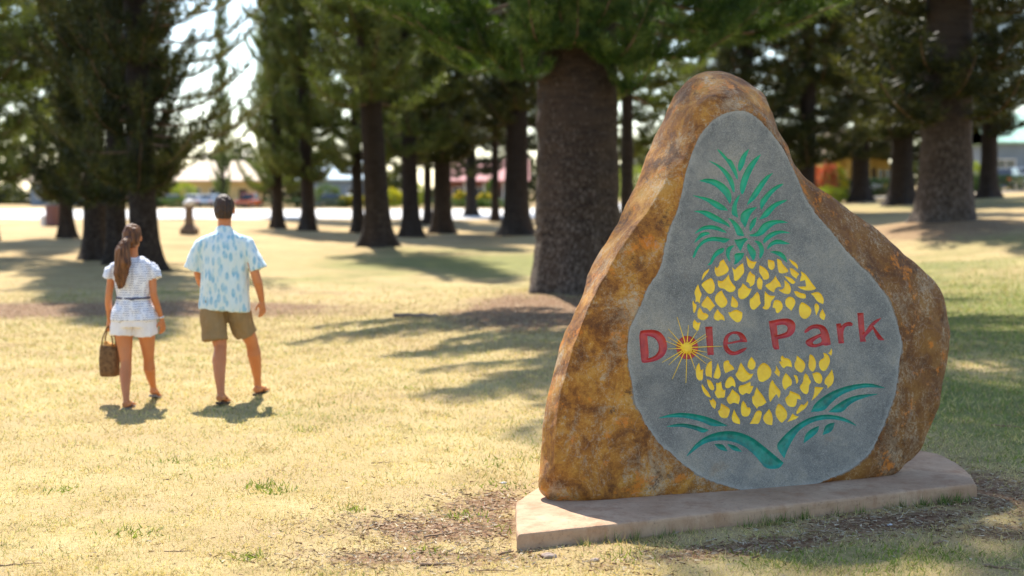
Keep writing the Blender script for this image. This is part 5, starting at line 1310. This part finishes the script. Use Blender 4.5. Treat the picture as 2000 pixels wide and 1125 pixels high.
# shrubs and hedges of leaf sized faces
def bush(x, y, rx, ry, h, cols, label, name, cat, n=1500, flowers=None, leaf=.11, group=None, seed=0, boxy=False):
    r = np.random.default_rng(seed or int(abs(x * 10) + y)); u = r.normal(size=(n, 3)); u /= np.linalg.norm(u, axis=1)[:, None]
    if boxy: P = r.uniform(-1, 1, (n, 3)); k = r.integers(0, 3, n); P[np.arange(n), k] = np.sign(P[np.arange(n), k]) * r.uniform(.85, 1.05, n); P[:, 2] = (P[:, 2] + 1) / 2
    else:
        lump = 1 + .25 * np.sin(u[:, 0] * 5 + seed) * np.sin(u[:, 2] * 6 + u[:, 1] * 4); P = u * (r.uniform(.35, 1.05, n) ** .5 * lump)[:, None]; P[:, 2] = (P[:, 2] * .5 + .5)
    g = gz(x, y); P = P * np.array([rx, ry, h]); root = empty(name, (x, y, g)); tag(root, label, cat, group)
    d = u + r.normal(0, .5, u.shape); d /= np.linalg.norm(d, axis=1)[:, None]
    V = spikes(P, d, leaf * r.uniform(.7, 1.4, n) * 1.6, leaf * r.uniform(.6, 1.2, n), r)
    t = r.random((n, 1)); c = np.array(cols[0]) * (1 - t) + np.array(cols[1]) * t
    def mk(nm_, V, c):
        k = len(c); me = mesh_np(nm_, V, np.arange(k * 3).reshape(-1, 3), [M['grass']]); ca = me.color_attributes.new('tint', 'FLOAT_COLOR', 'POINT')
        ca.data.foreach_set('color', np.concatenate([np.repeat(c, 3, 0), np.ones((k * 3, 1))], 1).astype(np.float32).ravel()); link(nm_, me, root)['kind'] = 'stuff'
    mk('foliage', V, c)
    st = MB()
    for k in range(5): a = k * 1.3; st.loft([(0, 0, -.1), (rx * .3 * math.cos(a), ry * .3 * math.sin(a), h * .4), (rx * .6 * math.cos(a), ry * .6 * math.sin(a), h * .75)], [.04, .025, .01], 5)
    st.build('stem', M['twig_wood'], root)
    if flowers:
        k = n // 3; q = r.integers(0, n, k); keep = P[q, 2] > h * .35; q = q[keep]; k = len(q); d2 = u[q] + r.normal(0, .4, (k, 3)); d2 /= np.linalg.norm(d2, axis=1)[:, None]
        mk('flowers', spikes(P[q] * 1.06, d2, np.full(k, leaf * 1.5), np.full(k, leaf * 1.5), r), np.array(flowers) * r.uniform(.8, 1.1, (k, 1)))
GRN = [(.05, .10, .02), (.11, .18, .03)]; LIME = [(.22, .30, .03), (.40, .46, .05)]; DK = [(.02, .045, .012), (.045, .08, .02)]
def at2(px, D): p = at(px, D); return p.x, p.y
for px, D, rx, ry, h, cols, lab, fl in [
    (770, 160, .95, .8, 1.9, LIME, 'bright yellow green shrub between the two leaning trunks', (.75, .62, .03)), (815, 165, .8, .8, 2.8, LIME, 'tall lime shrub behind the far thin trunk', None),
    (697, 158, .9, .8, 1.4, LIME, 'yellow flowering shrub at the grey blue house', (.80, .60, .03)), (675, 158, .7, .8, 1.2, GRN, 'small shrub with yellow flowers left of the flared trunk', (.80, .55, .03)),
    (902, 158, .8, .7, 1.6, GRN, 'yellow flowering shrub left of the far pine at the pink roofed house', (.85, .62, .03)), (948, 158, .8, .7, 1.5, GRN, 'yellow flowering shrub right of the far pine at the pink roofed house', (.85, .62, .03)),
    (960, 162, .6, .6, 3.2, GRN, 'tall green bush at the pink roofed house', None), (640, 166, 1.6, .8, 2.6, GRN, 'rounded tree like bush in front of the pale blue roof', None),
    (362, 166, 1.4, .8, 2.9, LIME, 'lime green bush at the left end of the cream house', None), (346, 158, 2.2, .7, 1.1, GRN, 'green hedge left of the white car', None),
    (1600, 88, .55, .5, 2.0, [(.25, .05, .03), (.45, .10, .04)], 'orange red leafed shrub beside the shoulder of the boulder', (.80, .16, .03)), (1617, 87, .5, .5, 2.4, [(.20, .14, .03), (.4, .2, .05)], 'pink and orange flowering shrub by the yellow flowers', (.75, .12, .12)),
    (1634, 88, .6, .5, 2.2, LIME, 'yellow flowering shrub left of the mustard house', (.85, .55, .03)), (1622, 80, .9, .6, .9, LIME, 'low lime green shrub under the orange flowers', None),
    (1905, 100, .6, .6, 2.0, LIME, 'lime shrub between the massive trunk and the last pine', None), (1240, 120, 2.2, 1.5, 3.4, LIME, 'bright green bush between the huge pine and the boulder', None), (1300, 120, 2.2, 1.5, 3.4, LIME, 'bright green bush behind the left edge of the boulder', None)]:
    x, y = at2(px, D); bush(x, y, rx, ry, h, cols, lab, 'shrub', 'shrub', 1300, fl, .14 if D > 120 else .09, 'shrubs at the houses')
for px, D, rx, h, lab in [(535, 156, 3.6, 1.0, 'clipped dark hedge right of the orange red vehicle'), (625, 156, 2.6, 1.0, 'clipped dark hedge in front of the navy car'), (885, 156, 3.0, .9, 'clipped hedge in front of the pink roofed house, left half'),
                      (985, 156, 2.6, .9, 'clipped hedge in front of the pink roofed house, right half'), (1655, 93, 1.3, 1.1, 'dark clipped hedge under the left porch of the mustard house'), (1725, 94, 1.1, 1.1, 'dark clipped hedge under the right porch of the mustard house'),
                      (1990, 90, 3.2, .9, 'green hedge below the parked cars at the right edge'), (260, 158, 3.0, 1.0, 'dark hedge behind the three trunk cluster')]:
    x, y = at2(px, D); bush(x, y, rx, .7, h, DK if 'dark' in lab else GRN, lab, 'hedge', 'hedge', 2200, None, .12, 'clipped hedges', boxy=True)
# far wood that closes the horizon behind the houses
def far_wood():
    V = []; 
    r = np.random.default_rng(5); n = 60000; x = r.uniform(-150, 150, n); x[: n // 3] = r.uniform(-85, 60, n // 3)
    hgt = 4.5 + 2.0 * np.sin(x * .11) + 1.5 * np.sin(x * .31 + 1); y = 205 + r.uniform(-6, 6, n); z = ground_z(x, y) + r.random(n) ** .8 * (hgt + 1.2 * np.sin(x * 1.1))
    d = r.normal(size=(n, 3)); d /= np.linalg.norm(d, axis=1)[:, None]
    V = spikes(np.stack([x, y, z], 1), d, r.uniform(.5, 1.1, n), r.uniform(.3, .6, n), r)
    tag(link('far_wood', mesh_np('far_wood', V, np.arange(n * 3).reshape(-1, 3), [M['needles']])), 'low green wood far behind the houses', 'wood', kind='stuff')
far_wood()

# stone pillar left of the man
p = at(370, Dbase(459)); pil = empty('stone_pillar', p); tag(pil, 'weathered stone pillar with a white basin on top, left of the man', 'pillar')
M['old_stone'] = simple('weathered_stone', (.24, .17, .12), (.12, .08, .06), 7, .9, .6); M['basin'] = simple('white_basin', (.78, .76, .78), None, 8, .5)
def sq(parts, name, m): 
    mb = MB()
    for a, b, z0, z1 in parts: mb.add([(-a, -a, z0), (a, -a, z0), (a, a, z0), (-a, a, z0), (-b, -b, z1), (b, -b, z1), (b, b, z1), (-b, b, z1)], [(0, 3, 2, 1), (4, 5, 6, 7), (0, 1, 5, 4), (1, 2, 6, 5), (2, 3, 7, 6), (3, 0, 4, 7)])
    return mb.build(name, m, pil, bevel=.015)
sq([(.33, .33, -.1, .22), (.30, .17, .222, .42)], 'base', M['old_stone']); sq([(.155, .135, .42, 1.05)], 'shaft', M['old_stone']); sq([(.15, .20, 1.052, 1.14)], 'cap', M['old_stone'])
mb = MB(); mb.loft([(0, 0, 1.14), (0, 0, 1.19), (0, 0, 1.30), (-.02, 0, 1.36), (-.05, 0, 1.44)], [.10, .20, .27, .24, .07], 20); mb.build('basin', M['basin'], pil, smooth=True)
# bin and post at the far left
p = at(103, 74); bn = empty('litter_bin', p); tag(bn, 'dull red brown bin with a white lid beside the slim trunk at the far left', 'bin')
M['bin'] = simple('dull_red_bin', (.20, .10, .10), None, 5, .7)
mb = MB(); mb.loft([(0, 0, 0), (0, 0, .06), (0, 0, 1.05), (0, 0, 1.12)], [.30, .33, .36, .33], 20); mb.build('body', M['bin'], bn, smooth=False)
mb = MB(); mb.loft([(-.45, 0, .02), (-.45, 0, .55), (-.45, 0, .62)], [.17, .19, .1], 18); o = mb.build('bucket', M['basin'], None, p); tag(o, 'white bucket standing left of the dull red bin', 'bucket')
